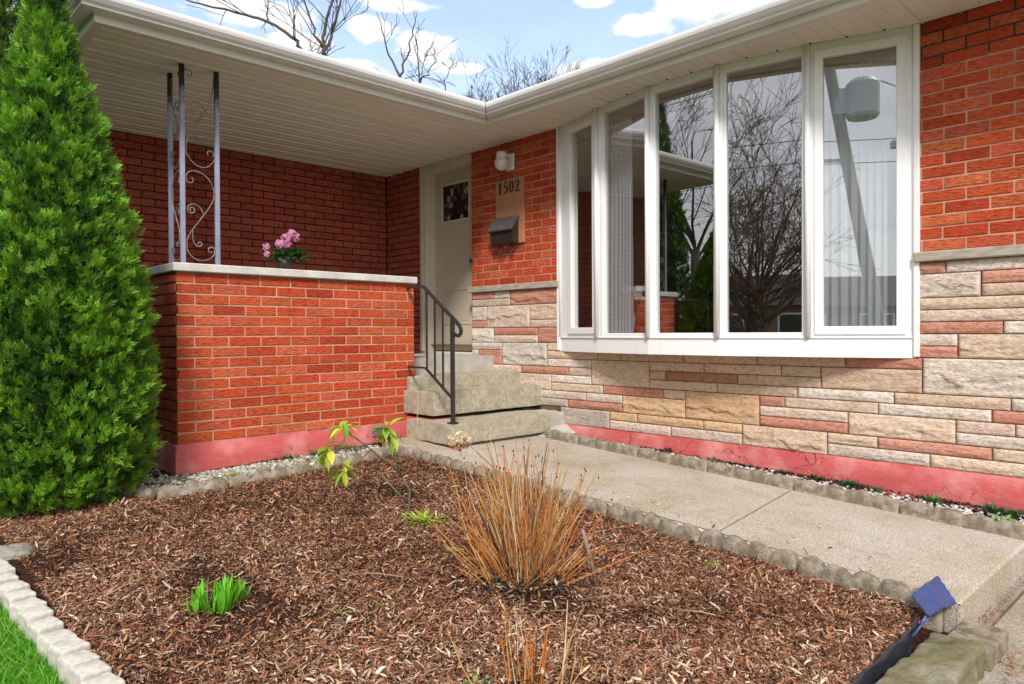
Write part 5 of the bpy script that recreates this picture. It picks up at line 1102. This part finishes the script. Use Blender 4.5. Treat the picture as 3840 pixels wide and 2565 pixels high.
# leaf litter in the crack by the walkway end
b=MB(); rnd=random.Random(13)
for i in range(150):
    xx=rnd.uniform(3.32,4.5); yy=.80+rnd.random()*.05; tone=rnd.random(); leaf_faces(b,(xx,yy+rnd.gauss(0,.012),-1.246+rnd.random()*.012),(rnd.gauss(0,1),rnd.gauss(0,1),.15),(0,0,1),rnd.uniform(.01,.035),.006,(.10,.04,.02) if tone<.5 else ((.34,.15,.06) if tone<.8 else (.5,.34,.18)),seg=2)
for i in range(60):
    xx=3.2+rnd.gauss(0,.10); yy=.62+rnd.gauss(0,.03); leaf_faces(b,(xx,yy,-1.244+rnd.random()*.01),(rnd.gauss(0,1),rnd.gauss(0,1),.15),(0,0,1),rnd.uniform(.01,.04),.006,(.16,.06,.03) if rnd.random()<.5 else (.42,.22,.10),seg=2)
tag(b.build('leaf_litter',M['twig']),'dry brown litter in the crack at the walkway end','leaf litter',kind='stuff')

# ------------------------------------------------------------------ CAMERA
cam=bpy.data.cameras.new('camera'); co=bpy.data.objects.new('camera',cam); COL.objects.link(co); sc.camera=co
from mathutils import Matrix
R=(0.7249343410774814,-0.6887990472908792,-0.0051062293069284075);U=(0.01013867712048788,0.0032577505233643946,0.9999432955361889);F_=(0.6887433544890319,0.7249450044746185,-0.009345166370431875)
co.matrix_world=Matrix(((R[0],U[0],-F_[0],0),(R[1],U[1],-F_[1],0),(R[2],U[2],-F_[2],0),(0,0,0,1)))
cam.sensor_width=36; cam.lens=25.1799; cam.shift_y=-.00192; cam.clip_start=.05; cam.clip_end=600

# ------------------------------------------------------------------ LIGHT AND SKY
SD=V3((-.62,-.66,.80)).normalized()
sun=bpy.data.lights.new('sun','SUN'); so=bpy.data.objects.new('sun',sun); COL.objects.link(so); so.rotation_euler=SD.to_track_quat('Z','Y').to_euler()
sun.energy=2.0; sun.angle=math.radians(11); sun.color=(1,.965,.92)
w=bpy.data.worlds.new('World'); sc.world=w; w.use_nodes=True; t=w.node_tree; t.nodes.clear()
out=N(t,'ShaderNodeOutputWorld'); bg=N(t,'ShaderNodeBackground'); bg.inputs[1].default_value=.15; L(t,bg.outputs[0],out.inputs[0])
sky=N(t,'ShaderNodeTexSky',sky_type='NISHITA',sun_disc=False); sky.sun_elevation=math.asin(SD.z); sky.sun_rotation=math.atan2(SD.x,SD.y); sky.air_density=1.0; sky.dust_density=1.0; sky.ozone_density=1.5
tc=N(t,'ShaderNodeTexCoord'); sp=N(t,'ShaderNodeSeparateXYZ'); L(t,tc.outputs['Generated'],sp.inputs[0])
def MT(op,a,b=None,c=None,clamp=False):
    n=N(t,'ShaderNodeMath',operation=op,use_clamp=clamp)
    for i,x in enumerate((a,b,c)):
        if x is None: continue
        if hasattr(x,'links'): L(t,x,n.inputs[i])
        else: n.inputs[i].default_value=x
    return n.outputs[0]
az=MT('ARCTAN2',sp.outputs[1],sp.outputs[0]); el=MT('ARCSINE',sp.outputs[2])
nz=N(t,'ShaderNodeTexNoise',i_Scale=9,i_Detail=7,i_Roughness=.62); mp=N(t,'ShaderNodeMapping'); mp.inputs['Scale'].default_value=(1,1,2.2); L(t,tc.outputs['Generated'],mp.inputs[0]); L(t,mp.outputs[0],nz.inputs['Vector'])
nz2=N(t,'ShaderNodeTexNoise',i_Scale=30,i_Detail=5,i_Roughness=.6); L(t,mp.outputs[0],nz2.inputs['Vector'])
CL=[(1.15,.40,.10,.022),(1.0065,.394,.040,.018),(.9271,.375,.048,.022),(.9632,.424,.06,.010),(.885,.352,.05,.010),(.6942,.432,.035,.010),(.6148,.398,.05,.018),(.5619,.410,.06,.030),(.4935,.415,.07,.03),(.70,.352,.06,.012),(.8446,.305,.11,.018),(1.0974,.372,.055,.015),(1.39,.345,.05,.05),(1.02,.345,.07,.016),(1.26,.42,.06,.02)]
acc=None
for (a0,e0,sa,se) in CL:
    da=MT('MULTIPLY',MT('SUBTRACT',az,a0),1/sa); de=MT('MULTIPLY',MT('SUBTRACT',el,e0),1/se); r2=MT('ADD',MT('MULTIPLY',da,da),MT('MULTIPLY',de,de)); g_=MT('EXPONENT',MT('MULTIPLY',r2,-.8)); acc=g_ if acc is None else MT('MAXIMUM',acc,g_)
nn=MT('ADD',MT('MULTIPLY',MT('SUBTRACT',nz.outputs[0],.5),1.3),MT('MULTIPLY',MT('SUBTRACT',nz2.outputs[0],.5),.7))
puff=MT('MULTIPLY_ADD',nn,1.0,acc); m1=N(t,'ShaderNodeMapRange',interpolation_type='SMOOTHSTEP'); m1.inputs[1].default_value=.36; m1.inputs[2].default_value=.80; L(t,puff,m1.inputs[0])
# overcast veil over the part of the sky behind and above the camera
vd=N(t,'ShaderNodeVectorMath',operation='DOT_PRODUCT'); L(t,tc.outputs['Generated'],vd.inputs[0]); vd.inputs[1].default_value=(.60,.64,-.20)
m2=N(t,'ShaderNodeMapRange',interpolation_type='SMOOTHSTEP'); m2.inputs[1].default_value=.55; m2.inputs[2].default_value=.15; L(t,vd.outputs['Value'],m2.inputs[0])
veil=MT('MULTIPLY',m2.outputs[0],.88); mask=MT('MAXIMUM',m1.outputs[0],veil)
hz=N(t,'ShaderNodeMapRange',interpolation_type='SMOOTHSTEP'); hz.inputs[1].default_value=.42; hz.inputs[2].default_value=.22; L(t,el,hz.inputs[0]); mask=MT('MAXIMUM',mask,MT('MULTIPLY_ADD',hz.outputs[0],.30,.22))
vc=N(t,'ShaderNodeMapRange'); vc.inputs[1].default_value=.3; vc.inputs[2].default_value=.7; vc.inputs[3].default_value=.82; vc.inputs[4].default_value=1.10; L(t,nz.outputs[0],vc.inputs[0])
cc=N(t,'ShaderNodeVectorMath',operation='SCALE'); cc.inputs[0].default_value=(4.0,4.0,4.05); L(t,vc.outputs[0],cc.inputs[3])
L(t,mixc(t,mask,sky.outputs[0],cc.outputs[0]),bg.inputs[0])
sc.view_settings.view_transform='Standard'; sc.view_settings.look='None'; sc.view_settings.exposure=.95; sc.view_settings.gamma=1
sc.cycles.max_bounces=8; sc.cycles.diffuse_bounces=4; sc.cycles.transparent_max_bounces=12; sc.cycles.caustics_reflective=False; sc.cycles.use_denoising=True
